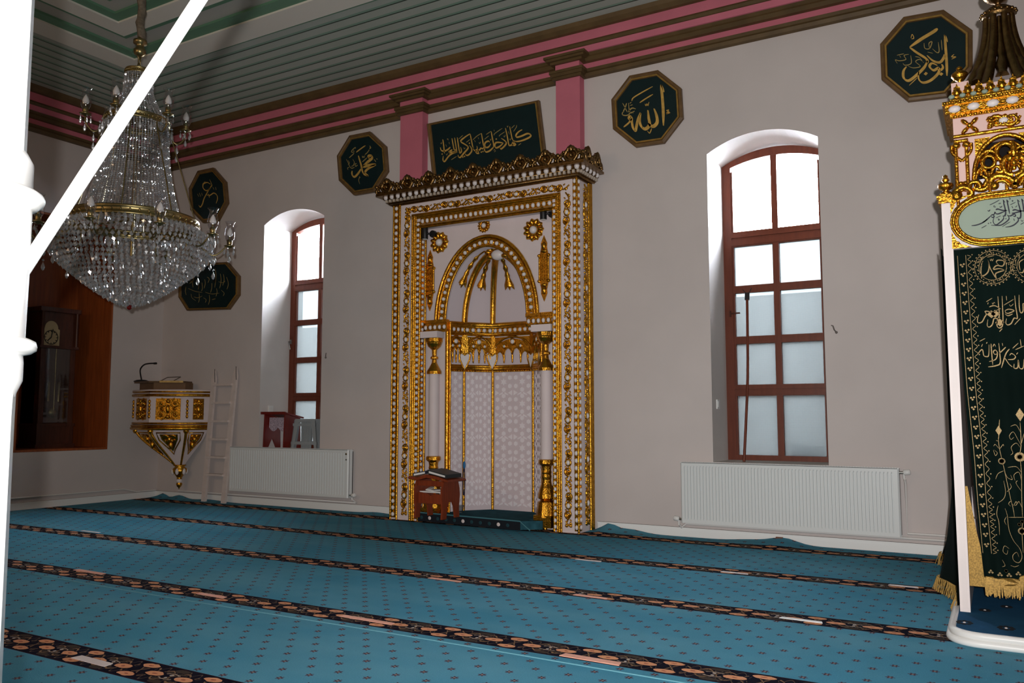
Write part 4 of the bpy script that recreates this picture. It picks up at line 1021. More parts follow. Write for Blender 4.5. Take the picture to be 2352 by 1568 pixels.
plaque('octagonal_plaque', [(320, 160), (800, 65), (1165, 405), (1210, 985), (905, 1470), (425, 1550), (75, 1205), (30, 635)], 770, 295, 10.12,
       'octagonal dark green plaque with gold lettering just left of the gilded niche', [
    (60, [(800, 690), (772, 668), (790, 635), (850, 640), (858, 690), (800, 745), (715, 815), (636, 885)]), (66, [(636, 890), (760, 865), (950, 832)]), (52, [(948, 842), (800, 912), (712, 985), (692, 1030)]),
    (54, [(692, 1032), (735, 1075), (775, 1105)]), (52, [(540, 632), (570, 730), (605, 850), (630, 980), (672, 1060), (770, 1110)]), (46, [(612, 925), (545, 1030), (460, 1122), (408, 1100), (390, 1040), (398, 985)]),
    (24, [(492, 552), (600, 470), (706, 396)])], thin=[
    (16, [(692, 608), (748, 560), (796, 490)]), (28, [(800, 405), (826, 440), (800, 468)]), (18, [(630, 780), (740, 680)]), (14, [(626, 636), (636, 676), (656, 646), (668, 680), (690, 626)]),
    (18, [(328, 680), (384, 630), (442, 572)]), (18, [(440, 552), (380, 550), (400, 500), (470, 440), (470, 470)]), (14, [(430, 500), (440, 552)]), (18, [(258, 714), (300, 790), (344, 890), (390, 924), (452, 900)]), (16, [(408, 716), (446, 786), (420, 862), (372, 880)]),
    (18, [(524, 850), (474, 880), (466, 830), (500, 812)]), (12, [(300, 964), (288, 920), (330, 900)]), (14, [(300, 740), (330, 800), (300, 850)]), (24, [(904, 724), (926, 742), (944, 780)]), (16, [(956, 704), (988, 714)]), (26, [(558, 1124), (584, 1142)]), (12, [(564, 1140), (548, 1200), (570, 1290)])])
plaque('octagonal_plaque', [(295, 150), (655, 85), (917, 270), (918, 612), (685, 870), (335, 910), (95, 712), (83, 395)], 2000, 0, 3.92,
       'octagonal plaque, largest one, hanging top right behind the canopy of the pulpit', [
    (30, [(666, 315), (676, 450), (684, 570), (686, 684)]), (16, [(666, 315), (680, 340), (690, 380)]), (34, [(602, 258), (560, 290), (460, 350), (352, 425)]), (34, [(350, 428), (420, 478), (500, 530), (512, 570)]),
    (30, [(512, 548), (480, 610), (400, 688), (338, 728), (296, 700), (296, 640), (322, 600)]), (28, [(508, 500), (560, 548), (622, 562), (658, 520), (662, 490)]),
    (28, [(600, 590), (552, 570), (530, 600), (566, 634), (612, 612), (608, 660), (540, 724), (470, 745), (432, 710), (432, 640)]), (24, [(640, 578), (650, 610), (624, 640)]), (8, [(346, 770), (418, 702)]), (9, [(362, 344), (374, 310), (388, 344), (366, 352)]), (10, [(750, 490), (728, 514), (766, 512), (728, 534)])],
    dots=[(635, 668), (496, 664)], dotr=4.2, thin=[(10, [(480, 388), (488, 436), (530, 436), (552, 376), (524, 392), (530, 440)]), (10, [(556, 440), (596, 474), (616, 460), (608, 380)]), (8, [(636, 360), (642, 452)]), (9, [(478, 566), (440, 536), (404, 556), (446, 598), (380, 612), (330, 590)]),
          (9, [(360, 500), (364, 570), (310, 588), (290, 570)]), (9, [(342, 490), (300, 500), (316, 536), (258, 548), (222, 540), (240, 572)]), (7, [(236, 498), (300, 484)]), (8, [(400, 510), (440, 520), (470, 560)]), (6, [(512, 470), (560, 480)]), (6, [(270, 520), (260, 500)])])
plaque('octagonal_plaque', [(245, 55), (410, 20), (540, 170), (560, 395), (455, 590), (300, 608), (168, 470), (150, 240)], 400, 380, 4.61,
       'octagonal dark plaque on the wall behind the chandelier lamps, above the wider plaque', [
    (11, [(388, 200), (352, 180), (312, 195), (306, 232), (330, 262), (360, 262), (388, 225), (400, 205), (378, 150)]), (11, [(388, 220), (350, 290), (318, 350), (300, 410), (278, 440), (262, 420)]), (10, [(345, 310), (380, 316), (420, 292), (452, 312), (460, 350), (446, 400)]), (9, [(365, 300), (375, 340)])],
    thin=[(6, [(248, 300), (262, 330)]), (6, [(268, 290), (282, 330)]), (6, [(292, 290), (300, 320)]), (6, [(410, 230), (425, 255)]), (6, [(438, 228), (446, 260)]), (5, [(300, 200), (330, 168)])])
random.seed(3)
fake = [(5, [(435, 1090), (443, 1150), (441, 1220), (430, 1290)]), (5, [(490, 1145), (497, 1200), (492, 1260), (480, 1300)]), (5, [(522, 1150), (530, 1210), (515, 1270)]), (5, [(556, 1180), (575, 1250), (560, 1310)]), (5, [(325, 1205), (330, 1250), (318, 1300)]), (5, [(296, 1240), (300, 1300), (290, 1330)]),
        (5, [(400, 1245), (398, 1300), (386, 1345)]), (5, [(450, 1300), (455, 1340), (444, 1385)]), (5, [(265, 1350), (268, 1410), (258, 1450)]), (5, [(372, 1370), (376, 1420), (364, 1472)]), (5, [(212, 1180), (196, 1240), (202, 1290)]), (5, [(126, 1280), (120, 1330), (128, 1370)]), (5, [(170, 1220), (190, 1230), (160, 1250)]),
        (4, [(150, 1300), (220, 1330), (300, 1345)]), (4, [(330, 1340), (400, 1360), (480, 1350)]), (4, [(210, 1390), (250, 1400), (300, 1380)]), (4, [(310, 1400), (340, 1420), (330, 1450)]), (4, [(500, 1320), (530, 1350), (520, 1380)]), (4, [(230, 1250), (260, 1270), (256, 1310)]), (4, [(350, 1180), (372, 1200), (360, 1240)]), (4, [(180, 1360), (190, 1400), (230, 1430)]), (4, [(470, 1230), (520, 1240), (540, 1220)]), (4, [(390, 1170), (420, 1180)]), (4, [(402, 1420), (440, 1410)])]
plaque('wide_plaque', [(152, 1040), (556, 1020), (682, 1168), (680, 1370), (572, 1522), (130, 1536), (40, 1392), (44, 1180)], 400, 380, 4.61,
       'wide black octagonal plaque with close lines of script, below the chandelier bowl', [], f1=.95, f2=.90, thin=fake)
plaque('inscription_panel', [(78, 520), (2165, 75), (2300, 1180), (190, 1590)], 970, 220, 8.11,
       'long rectangular green panel with one line of gold script above the niche', [
    (30, [(1862, 632), (1800, 668), (1748, 730), (1762, 772), (1850, 750), (1960, 705), (2022, 728), (1996, 775), (1860, 835), (1745, 852), (1690, 820)]), (26, [(1630, 572), (1655, 700), (1682, 812), (1722, 856)]),
    (28, [(1690, 856), (1676, 900), (1712, 924), (1740, 900), (1712, 880), (1690, 906), (1622, 928), (1606, 905)]), (26, [(1550, 600), (1582, 740), (1606, 880), (1622, 926)]),
    (28, [(1472, 792), (1540, 838), (1566, 882), (1530, 940), (1468, 992), (1454, 970)]), (30, [(1512, 880), (1430, 868), (1372, 876), (1352, 920), (1374, 970), (1440, 945), (1510, 884)]), (26, [(1286, 664), (1306, 780), (1330, 900), (1330, 955)]), (28, [(1330, 955), (1264, 1020), (1196, 1048), (1164, 1020), (1164, 975)]),
    (28, [(1262, 868), (1236, 845), (1186, 864), (1164, 910), (1190, 962), (1240, 950), (1280, 890)]), (26, [(1104, 698), (1126, 830), (1150, 940), (1190, 972)]), (26, [(1152, 945), (1130, 985), (1094, 975), (1078, 1000), (1040, 1030), (1052, 1070), (1010, 1066), (1000, 1020), (1026, 990), (1018, 935)]), (26, [(1060, 1018), (1000, 1026), (960, 1005), (944, 960)]),
    (26, [(892, 705), (918, 830), (938, 930), (956, 1000)]), (26, [(880, 925), (916, 975), (920, 1035), (866, 1100), (822, 1108), (804, 1078)]), (28, [(895, 706), (800, 768), (716, 846), (790, 900), (852, 945), (846, 990), (780, 1065), (712, 1145), (676, 1138), (670, 1100)]),
    (24, [(716, 955), (732, 1030), (706, 1066), (684, 1050)]), (26, [(654, 775), (672, 900), (688, 1010), (706, 1064)]), (26, [(604, 780), (626, 920), (648, 1060)]), (26, [(555, 792), (576, 910), (600, 1010), (630, 1000)]), (28, [(656, 1050), (580, 1050), (496, 1056), (540, 1018), (560, 1000)]), (26, [(640, 1055), (560, 1075), (490, 1130), (420, 1222), (388, 1200), (392, 1120)]),
    (26, [(384, 812), (400, 920), (414, 1075)]), (28, [(524, 955), (480, 1000), (410, 1032), (356, 1016), (338, 960)])],
    dots=[(372, 1085), (758, 1140), (790, 1128), (1100, 1048), (1132, 1038), (1380, 806), (880, 884)], dotr=2.0, f1=.955, f2=.925,
    thin=[(11, [(942, 822), (1020, 750), (1100, 700)]), (10, [(1190, 722), (1282, 660)]), (11, [(1340, 740), (1348, 706), (1492, 604)]), (10, [(1434, 760), (1444, 734), (1542, 668)]), (10, [(680, 806), (758, 734)]), (10, [(1660, 606), (1722, 546)]), (10, [(1700, 664), (1750, 590), (1760, 545)]), (10, [(820, 868), (892, 812)]), (10, [(1158, 812), (1242, 744)]), (10, [(540, 1192), (640, 1128)]), (10, [(1790, 922), (1842, 884)]),
          (9, [(340, 874), (354, 896), (366, 862)]), (9, [(442, 1080), (456, 1104), (472, 1068)]), (9, [(1056, 864), (1070, 892), (1088, 852)]), (9, [(1260, 802), (1274, 832), (1286, 798)]), (9, [(1514, 742), (1530, 768), (1548, 728)]), (9, [(1622, 796), (1638, 824), (1654, 790)]), (9, [(770, 960), (784, 990), (800, 966)]), (9, [(1578, 560), (1590, 586), (1600, 556)]),
          (9, [(436, 905), (456, 950)]), (9, [(500, 860), (506, 900)]), (9, [(972, 826), (992, 862)]), (9, [(1040, 772), (1050, 806)]), (9, [(1600, 660), (1626, 720)]), (9, [(460, 810), (480, 800), (480, 830)]), (9, [(1336, 632), (1342, 662)]), (8, [(1330, 1020), (1350, 1000), (1362, 1030), (1340, 1044)])])

# ================================================================== RADIATORS, PIPES, SWITCHES, HOOKS
def radiator(x0, x1, z0, z1, lb, pitch, valve):
    yb, yf = YW-.035, YW-.125
    r = empty('radiator', ((x0+x1)/2, YW-.02, z0), lb, 'radiator', 'panel radiators under the windows')
    mb = MB(); n = int((x1-x0-.07)/pitch); pts = []; u = x0+.035; st = (x1-x0-.07)/n
    sec = [(x0, yf+.012), (x0+.012, yf), (u-.002, yf)]
    for k in range(n):
        a = u+st*k; sec += [(a+st*.12, yf), (a+st*.22, yf+.014), (a+st*.36, yf+.014), (a+st*.46, yf), (a+st, yf)]
    sec += [(x1-.012, yf), (x1, yf+.012)]
    zz = [(z0, 0), (z0+.03, 0), (z0+.045, 1), (z1-.045, 1), (z1-.03, 0), (z1, 0)]
    vs = []
    for z, f in zz:
        for x, y in sec: vs.append((x, y if f else (yf if y < yf+.0145 and x not in (x0, x1) else y), z))
    k = len(sec); mb.add(vs, [(i*k+j, i*k+j+1, (i+1)*k+j+1, (i+1)*k+j) for i in range(len(zz)-1) for j in range(k-1)], 0, False)
    mb.build('front_panel', M_RAD, r)
    mb = MB(); mb.box(x0, x0+.008, yf+.012, yb, z0+.01, z1); mb.box(x1-.008, x1, yf+.012, yb, z0+.01, z1); mb.box(x0, x1, yb-.012, yb, z0, z1-.02); mb.box(x0, x1, yf+.018, yf+.024, z0, z1-.01)
    mb.build('casing', M_RAD, r)
    mb = MB(); mb.box(x0, x1, yf, yf+.014, z1-.004, z1+.003); mb.box(x0, x1, yb-.014, yb, z1-.004, z1+.003); m = int((x1-x0)/.022)
    for j in range(m): mb.box(x0+.022*j+.004, x0+.022*j+.014, yf+.013, yb-.013, z1-.004, z1+.002)
    mb.build('top_grille', M_RAD, r)
    mb = MB()
    for x in (x0+.25, x1-.25): mb = MB(); mb.box(x-.02, x+.02, yb, YW-.002, z0+.05, z1-.05); mb.build('bracket', M_RAD, r)
    for (vx, vz, sg) in valve:
        mb = MB(); mb.tube([(vx, yf+.04, vz), (vx+sg*.035, yf+.04, vz)], .012, 8, 1); mb.lathe([(.014, 0), (.024, .004), (.024, .05), (.016, .056)], (vx+sg*.03, yf+.04, vz), 14, 0, ax=(sg, 0, .15)); mb.tube([(vx+sg*.035, yf+.04, vz), (vx+sg*.035, yf+.04, vz-.05)], .009, 8, 0)
        mb.build('valve', [M_SWITCH, M_STEEL], r)
    return r
ry = YW-.125
p0, p1 = onY(1562, 1063, ry), onY(2064, 1074, ry); q0 = onY(1562, 1200, ry)
zr0, zr1 = q0.z, (p0.z+p1.z)/2
radiator(p0.x, p1.x, zr0, zr1, 'white panel radiator under the right window', .0298, [(p1.x, zr1-.035, 1), (p0.x, zr0+.03, -1)])
RR = (p0.x, p1.x)
pl, pr_ = onY(527, 1030, ry), onY(800, 1033, ry); ql = onY(800, 1144, ry)
radiator(pl.x, pr_.x, ql.z, pr_.z, 'white panel radiator under the left window, beside the ladder', .041, [(pr_.x, ql.z+.03, 1)])
mb = MB(); mb.lathe([(.012, 0), (.012, .004)], (pr_.x-.03, ry-.003, pr_.z-.05), 10, ax=(0, -1, 0)); mb.build('vent_plug', M_BRASS, [o for o in bpy.data.objects if o.name.startswith('radiator') and o.type == 'EMPTY'][-1]); mb = MB(); mb.box(pr_.x-.04, pr_.x-.02, ry-.003, ry, pr_.z-.125, pr_.z-.11)
mb.build('rating_plate', M_STEEL, [o for o in bpy.data.objects if o.name.startswith('radiator') and o.type == 'EMPTY'][-1])
M_PIPE = mat('white_pipe', (226, 222, 218), .4)
def pipe(pts, lb, r=.011):
    mb = MB(); mb.tube(pts, r, 8); 
    x = pts[0][0]
    mb.build('heating_pipe', M_PIPE, label=lb, cat='pipe', group='heating pipes along the wall foot', base=tuple(pts[0]))
yq = YW-.03
pipe([(RR[1]+.04, ry+.04, zr1-.085), (RR[1]+.04, yq, zr1-.14), (RR[1]+.04, yq, .165), (XR-.05, yq, .165)], 'white pipe dropping from the valve at the right end of the right radiator')
pipe([(RR[0]-.035, ry+.04, zr0-.02), (RR[0]-.03, yq, zr0-.055), (RR[0]+.02, yq, .125), (XR-.05, yq, .125)], 'white pipe running along the skirting under the right radiator')
pipe([(pr_.x+.04, ry+.04, ql.z-.02), (pr_.x+.05, yq, ql.z-.05), (pr_.x+.05, yq, .11), (XL+.5, yq, .11)], 'white pipe running behind the ladder foot to the left radiator')
pipe([(XL+.03, 2.0, .15), (XL+.03, 7.30, .15), (XL+.03, 7.42, .12), (XL+.03, 7.50, .10), (XL+.03, 7.8, .10)], 'white pipe along the foot of the left wall')
mb = MB(); c = onY(1790, 1238, YW-.04); mb.box(c.x-.03, c.x+.03, YW-.05, YW-.026, .03, .06); mb.build('rubble', mat('brick_chip', (120, 76, 60), .9), label='small brown chip on the skirting below the right radiator', cat='debris', base=(c.x, YW-.03, .04))
def switch(x, p, lb, nm='wall_socket', sg=1):
    mb = MB(); y, z = p.y, p.z; mb.box(x, x+.012*sg, y-.04, y+.04, z-.045, z+.045); mb.box(x+.012*sg, x+.016*sg, y-.022, y+.022, z-.028, z+.028)
    mb.build(nm, M_SWITCH, label=lb, cat='socket', base=(x, y, z))
switch(WIN[1][0], onX(1648, 928, WIN[1][0]), 'white switch plate low on the reveal of the right window')
switch(WIN[0][0], onX(621, 939, WIN[0][0]), 'white socket on the left window reveal above the small lectern')
def hook(pts, lb):
    P = [W(*q, .006+.02*(i == len(pts)-1)) for i, q in enumerate(pts)]; mb = MB(); mb.tube(P, .006, 6); mb.ell(P[-1], .012, .012, .012, 8, 5); mb.build('wall_hook', M_HOOK, label=lb, cat='hook', base=tuple(P[0]))
hook([(1909, 747), (1913, 748), (1916, 757), (1921, 763)], 'bent wire hook on the wall right of the right window'); hook([(749, 810), (748, 816), (748, 821)], 'tiny wire hook on the wall right of the left window')

# ================================================================== WINDOW POLE
a = onY(1709, 1060, 8.0); a.z = max(a.z, ZS0+.002); b_ = onY(1716, 684, 8.29); r = empty('window_pole', tuple(a), 'tall thin wooden pole leaning in the right window', 'pole')
mb = MB(); m_ = a.lerp(b_, .5)+Vector((.02, 0, 0)); mb.tube(cr([a, a.lerp(b_, .25)+Vector((.012, 0, 0)), m_, a.lerp(b_, .75)+Vector((.012, 0, 0)), b_], 4), .0135, 8); mb.build('shaft', M_FRAME, r)
mb = MB(); d = (b_-a).normalized(); mb.tube([b_-d*.02, b_+d*.05], .024, 8); mb.tube([b_+d*.04, b_+d*.07+Vector((-.03, 0, 0)), b_+d*.09+Vector((-.045, 0, 0))], .004, 5); mb.tube([b_+d*.04, b_+d*.07+Vector((.03, 0, 0)), b_+d*.10+Vector((.04, 0, 0))], .004, 5); mb.build('hook', M_BLACK, r)

# ================================================================== LADDER
fl, fr = Vector((onZ(479, 1151, 0).x, 7.70, 0)), Vector((onZ(519, 1155, 0).x, 7.70, 0))
tl_, tr_ = onY(492, 868, 7.80), onY(541, 862, 7.80)
r = empty('ladder', tuple((fl+fr)/2), 'white wooden ladder leaning on the wall left of the radiator', 'ladder')
for f, t in ((fl, tl_), (fr, tr_)):
    mb = MB(); mb.bar(f, t, .075, .032, up=(0, -1, 0)); d = (t-f).normalized(); up = Vector((1, 0, 0))
    mb.add([t+Vector((-.037, -.016, 0)), t+Vector((.037, -.016, 0)), t+Vector((.037, .016, 0)), t+Vector((-.037, .016, 0)), t+d*.11+Vector((0, -.012, 0)), t+d*.11+Vector((0, .012, 0))], [(0, 1, 4), (2, 3, 5), (1, 2, 5, 4), (3, 0, 4, 5)])
    mb.build('stile', M_LADDER, r)
    mb = MB(); mb.tube([t+d*.10+Vector((.02, -.02, .02)), t+d*.04+Vector((.03, -.022, 0)), t+Vector((.04, -.02, -.06))], .004, 5); mb.build('wire_loop', M_BLACK, r)
for py in (884, 925, 967, 1008, 1049, 1089):
    t = (onY(487, py, 7.75).z-fl.z)/(tl_.z-fl.z); A, B = fl.lerp(tl_, t), fr.lerp(tr_, t)
    mb = MB(); mb.box(A.x+.02, B.x-.02, A.y-.05, A.y+.035, A.z-.014, A.z+.014); mb.build('rung', M_LADDER, r)

# ================================================================== CORNER PREACHER'S SEAT
KX, KY = -9.80, 7.74
KP = [(-9.37, YW-.001), (-9.43, 7.52), (-9.86, 7.24), (-10.34, 7.34), (-10.40, 7.60), (-10.40, YW-.001)]
kz = lambda py, px_=383, y=7.36: onY(px_, py, y).z
ku = empty('corner_pulpit', (KX, KY, kz(985)), 'small white and gold hanging pulpit in the far left corner', 'pulpit')
zt0, zt1, zp0, zp1, zb0 = kz(897), kz(909), kz(912), kz(966), kz(985)
mb = MB(); kc = Vector((-9.9, 7.85, 0))
def kloop(f, z): return [Vector((kc.x+(x-kc.x)*f, kc.y+(y-kc.y)*f, z)) for x, y in KP]
def kband(mb, f0, z0, f1, z1, mi=0):
    A, B = kloop(f0, z0), kloop(f1, z1); n = len(A); mb.add(A+B, [(i+1, i, n+i, n+i+1) for i in range(n-1)], mi)
kband(mb, .97, zb0, .97, zt0); mb.add(kloop(.97, zt0), [tuple(range(6))]); mb.add(kloop(.97, zb0), [tuple(reversed(range(6)))]); mb.build('body', M_CREAM, ku)
def kmould(name, zs, m):
    mb = MB()
    for z, rr, f in zs: mb.tube([p for p in kloop(f, z)], rr, 7)
    mb.build(name, m, ku)
kmould('rim_moulding', [(zt0-.01, .016, .985), (zt1+.012, .02, .99)], M_GOLD); kmould('rim_cap', [(zt0+.006, .012, .99)], M_CREAM)
kmould('lower_moulding', [(kz(972), .014, .985), (kz(978), .018, .995), (kz(984), .022, 1.0)], M_GOLD)
for i in range(4):
    A = Vector((*[kc.x+(KP[i][0]-kc.x)*.97, kc.y+(KP[i][1]-kc.y)*.97], 0)); B = Vector((kc.x+(KP[i+1][0]-kc.x)*.97, kc.y+(KP[i+1][1]-kc.y)*.97, 0))
    L_ = (B-A).length; U = (B-A)/L_; N = U.cross(Vector((0, 0, 1))); N = N if N.dot(A-Vector((KX, 7.9, 0))) > 0 else -N
    Fk = Fr(A, U, (0, 0, 1), N); e = .085; h = zp1; mb = MB(); zc_ = (zp0+zp1)/2; hh = (zp0-zp1)/2-.015; hw = L_/2-e
    if hw > .05:
        mb.prism([Fk(e, zc_-hh, .006), Fk(L_-e, zc_-hh, .006), Fk(L_-e, zc_+hh, .006), Fk(e, zc_+hh, .006)], -N*.006)
        for sx in (-1, 1):
            for sz in (-1, 1):
                c = (L_/2+sx*hw*.55, zc_+sz*hh*.52); mb.tube(spiral(Fk, c, min(hw, hh)*.48, .012, PI/2 if sz > 0 else -PI/2, 1.2*(1 if sz > 0 else -1), 18, .012, sx=sx), .012, 5, nrm=N)
                mb.ell(Fk(*c, .012), .025, .025, .02, 8, 4)
            mb.ell(Fk(L_/2+sx*hw*.5, zc_, .01), hw*.22, .02, .02, 8, 4)
        mb.ell(Fk(L_/2, zc_, .01), .03, .03, .06, 8, 5); mb.ell(Fk(L_/2, zc_+hh*.75, .01), .03, .03, .03, 8, 5); mb.ell(Fk(L_/2, zc_-hh*.75, .01), .03, .03, .03, 8, 5)
        mb.build('carved_panel', M_GOLD, ku)
    mb = MB()
    for k in range(5): mb.ell(Fk(L_+.0, zc_-hh*.7+hh*.35*k, .004), .018, .018, hh*.2, 8, 5)
    mb.build('corner_leaf', M_GOLD, ku)
# swept underside
zn = kz(1068, 413, 7.66); NK = Vector((onY(413, 1068, 7.70).x, 7.70, zn)); nst = 10
def sweep(i, t):
    x, y = kc.x+(KP[i][0]-kc.x)*.93, kc.y+(KP[i][1]-kc.y)*.93
    g = (math.cos(PI*t)+1)/2; g = .25*g+.75*(1-t**1.35) if t < 1 else 0
    a = math.atan2(y-NK.y, x-NK.x); rr = .07
    return Vector((NK.x+math.cos(a)*rr*(1-g)+(x-NK.x)*g, min(YW-.002, NK.y+math.sin(a)*rr*(1-g)+(y-NK.y)*g), zb0+(zn-zb0)*t))
mb = MB()
for i in range(5):
    A = [sweep(i, k/nst) for k in range(nst+1)]; B = [sweep(i+1, k/nst) for k in range(nst+1)]; k = nst+1
    mb.add(A+B, [(j, k+j, k+j+1, j+1) for j in range(nst)], 0, False)
mb.build('underside', M_CREAM, ku)
mb = MB()
for i in range(1, 5): mb.tube([sweep(i, k/nst) for k in range(nst+1)], [.022-.008*k/nst for k in range(nst+1)], 6); mb.ell(sweep(i, .05), .04, .04, .045, 8, 5)
mb.build('underside_rib', M_GOLD, ku)
for i in range(4):
    mb = MB(); g = lambda s_, t_: sweep(i, t_).lerp(sweep(i+1, t_), s_)+(sweep(i, t_).lerp(sweep(i+1, t_), s_)-Vector((KX, YW, zb0+.1))).normalized()*.008
    T = [g(.16, .1), g(.84, .1), g(.84, .3), g(.62, .55), g(.5, .68), g(.38, .55), g(.16, .3)]
    mb.tube(T, .010, 5, closed=True)
    mb.tube(cr([g(.3, .2), g(.4, .16), g(.48, .22), g(.4, .34), g(.34, .28)], 4), .014, 5); mb.tube(cr([g(.7, .2), g(.6, .16), g(.52, .22), g(.6, .34), g(.66, .28)], 4), .014, 5)
    mb.ell(g(.5, .42), .035, .035, .06, 8, 5); mb.ell(g(.5, .27), .03, .03, .04, 8, 5)
    mb.prism([g(.24, .14), g(.76, .14), g(.76, .28), g(.5, .6), g(.24, .28)], (0, .004, 0))
    mb.build('underside_carving', M_GOLD, ku)
zz = [kz(q, 413, 7.70) for q in (1068, 1073, 1082, 1092, 1098, 1106, 1113, 1121)]
mb = MB(); mb.lathe([(.075, zz[0]+.01), (.09, zz[0]), (.06, zz[1]+.01), (.10, zz[1]-.02), (.095, zz[2]-.01), (.05, zz[3]), (.03, zz[4]), (.04, zz[4]-.01)], (NK.x, NK.y, 0), 12); mb.build('pendant_cup', M_GOLD, ku)
mb = MB(); mb.ell((NK.x, NK.y, (zz[4]+zz[5])/2-.01), .042, .042, .04, 12, 8); 
for k in range(6): mb.ell((NK.x+math.cos(k*PI/3)*.088, NK.y+math.sin(k*PI/3)*.088, zz[2]), .025, .025, .045, 8, 5)
mb.build('pendant_bead', M_BEAD, ku)
mb = MB(); mb.lathe([(.02, zz[5]+.01), (.042, zz[6]+.01), (.03, zz[6]-.02), (.012, zz[7]+.01), (.001, zz[7]-.02)], (NK.x, NK.y, 0), 12); mb.build('pendant_tip', M_GOLD, ku)
# reading desk box on the rim
kd = empty('reading_desk', (-9.9, 7.5, zt0+.02), 'brown reading desk box on top of the corner pulpit', 'desk')
DP = [(-9.52, 7.55), (-9.86, 7.31), (-10.28, 7.40), (-10.30, 7.60), (-9.6, 7.74)]
zd0, zd1 = zt0+.02, kz(878)
mb = MB(); mb.prism([(x, y, zd1) for x, y in DP][::-1], (0, 0, zd0-zd1)); mb.build('box', mat('desk_brown', (112, 84, 58), .6, var=.15), kd)
mb = MB(); mb.prism([(kc.x+(x-kc.x)*1.08-.03, 7.85+(y-7.85)*1.10, zd1+.022) for x, y in DP][::-1], (0, 0, -.022)); mb.build('board', mat('desk_board', (92, 66, 40), .4), kd)
A, B = Vector((-9.50, 7.50, zd1+.012)), Vector((-9.74, 7.31, zd1+.012)); mb = MB(); mb.bar(A, B, .014, .026); mb.build('brass_strip', M_BRASS, kd)
# gooseneck microphone
b0 = Vector((onY(322, 873, 7.42).x, 7.44, zd1+.023)); mk = empty('microphone', tuple(b0), 'black gooseneck microphone on the reading desk of the corner pulpit', 'microphone')
mb = MB(); mb.lathe([(.10, 0), (.10, .012), (.06, .028), (.02, .032)], b0, 20); mb.build('base', M_BLACK, mk)
tip = onY(359, 834, 7.44); c1 = onY(322, 850, 7.44); c2 = onY(330, 838, 7.44); c3 = onY(343, 834.5, 7.44)
mb = MB(); mb.tube(cr([b0+Vector((0, 0, .03)), c1, c2, c3, tip], 6), .010, 7); mb.build('gooseneck', M_BLACK, mk); mb = MB(); mb.tube([tip-Vector((.05, 0, 0)), tip], .014, 8); mb.build('capsule', M_BLACK, mk)
w0 = Vector((-9.80, 7.52, zd1+.024)); mb = MB()
for dx in (-.14, .14): mb.tube([w0+Vector((dx, -.06, 0)), w0+Vector((dx, .06, .06))], .005, 5)
for t in (0, 1): mb.tube([w0+Vector((-.14, -.06+.12*t, .06*t)), w0+Vector((.14, -.06+.12*t, .06*t))], .005, 5)
mb.build('wire_book_rest', M_HOOK, label='thin wire book rest on the reading desk', cat='book rest', base=tuple(w0))

# ================================================================== LECTERN AND STOOL ON THE LEFT SILL
lx0, lx1 = WIN[0][0]+.02, onY(655, 1000, 7.92).x; ly0, ly1 = 7.90, 8.20; zl = ZS0+.001
hgt = onY(607, 948, 7.9).z-zl
lc = empty('small_lectern', ((lx0+lx1)/2, 8.03, zl), 'small dark red varnished lectern standing on the left window sill', 'lectern')
for x in (lx0, lx1-.02):
    mb = MB(); ym = (ly0+ly1)/2
    pts = [(ly0, 0), (ly0+.07, 0), (ym-.01, .13), (ym+.01, .13), (ly1-.07, 0), (ly1, 0), (ly1-.015, hgt-.06), (ly0+.015, hgt)]
    mb.prism([(x, y, zl+z) for y, z in pts][::-1], (.02, 0, 0)); mb.build('end_panel', M_STANDWOOD, lc)
mb = MB(); mb.prism([(lx0-.03, ly0-.01, zl+hgt-.01), (lx1+.03, ly0-.01, zl+hgt-.01), (lx1+.03, ly1+.02, zl+hgt-.075), (lx0-.03, ly1+.02, zl+hgt-.075)], (0, 0, .02)); mb.box(lx0-.03, lx1+.03, ly0-.03, ly0-.01, zl+hgt-.02, zl+hgt+.015); mb.build('sloping_top', M_STANDWOOD, lc)
mb = MB(); mb.box(lx0+.02, lx1-.02, ly0+.09, ly0+.11, zl+hgt-.16, zl+hgt-.07); mb.build('apron', M_STANDWOOD, lc)
mb = MB(); n = 24; top = zl+hgt-.06
up = [(lx0+.03+(lx1-lx0-.06)*k/n, ly0+.085, top) for k in range(n+1)]; lo = [(lx0+.03+(lx1-lx0-.06)*k/n, ly0+.08, top-.13-.05*abs(math.sin(PI*k/n*2))) for k in range(n+1)]
mb.prism(lo+up[::-1], (0, -.004, 0)); mb.build('lace_cloth', M_CLOTH, lc)
sx0, sx1 = onY(676, 990, 7.93).x, onY(728, 990, 7.93).x; sy0, sy1 = 7.90, 8.20; sh = onY(690, 962, 7.95).z-zl
st = empty('plastic_stool', ((sx0+sx1)/2, 8.05, zl), 'grey plastic stool with slotted legs on the left window sill', 'stool')
mb = MB(); mb.box(sx0+.02, sx1-.02, sy0+.02, sy1-.02, zl+sh-.03, zl+sh); mb.box(sx0+.012, sx1-.012, sy0+.012, sy1-.012, zl+sh-.045, zl+sh-.01); mb.build('seat', M_GREY, st)
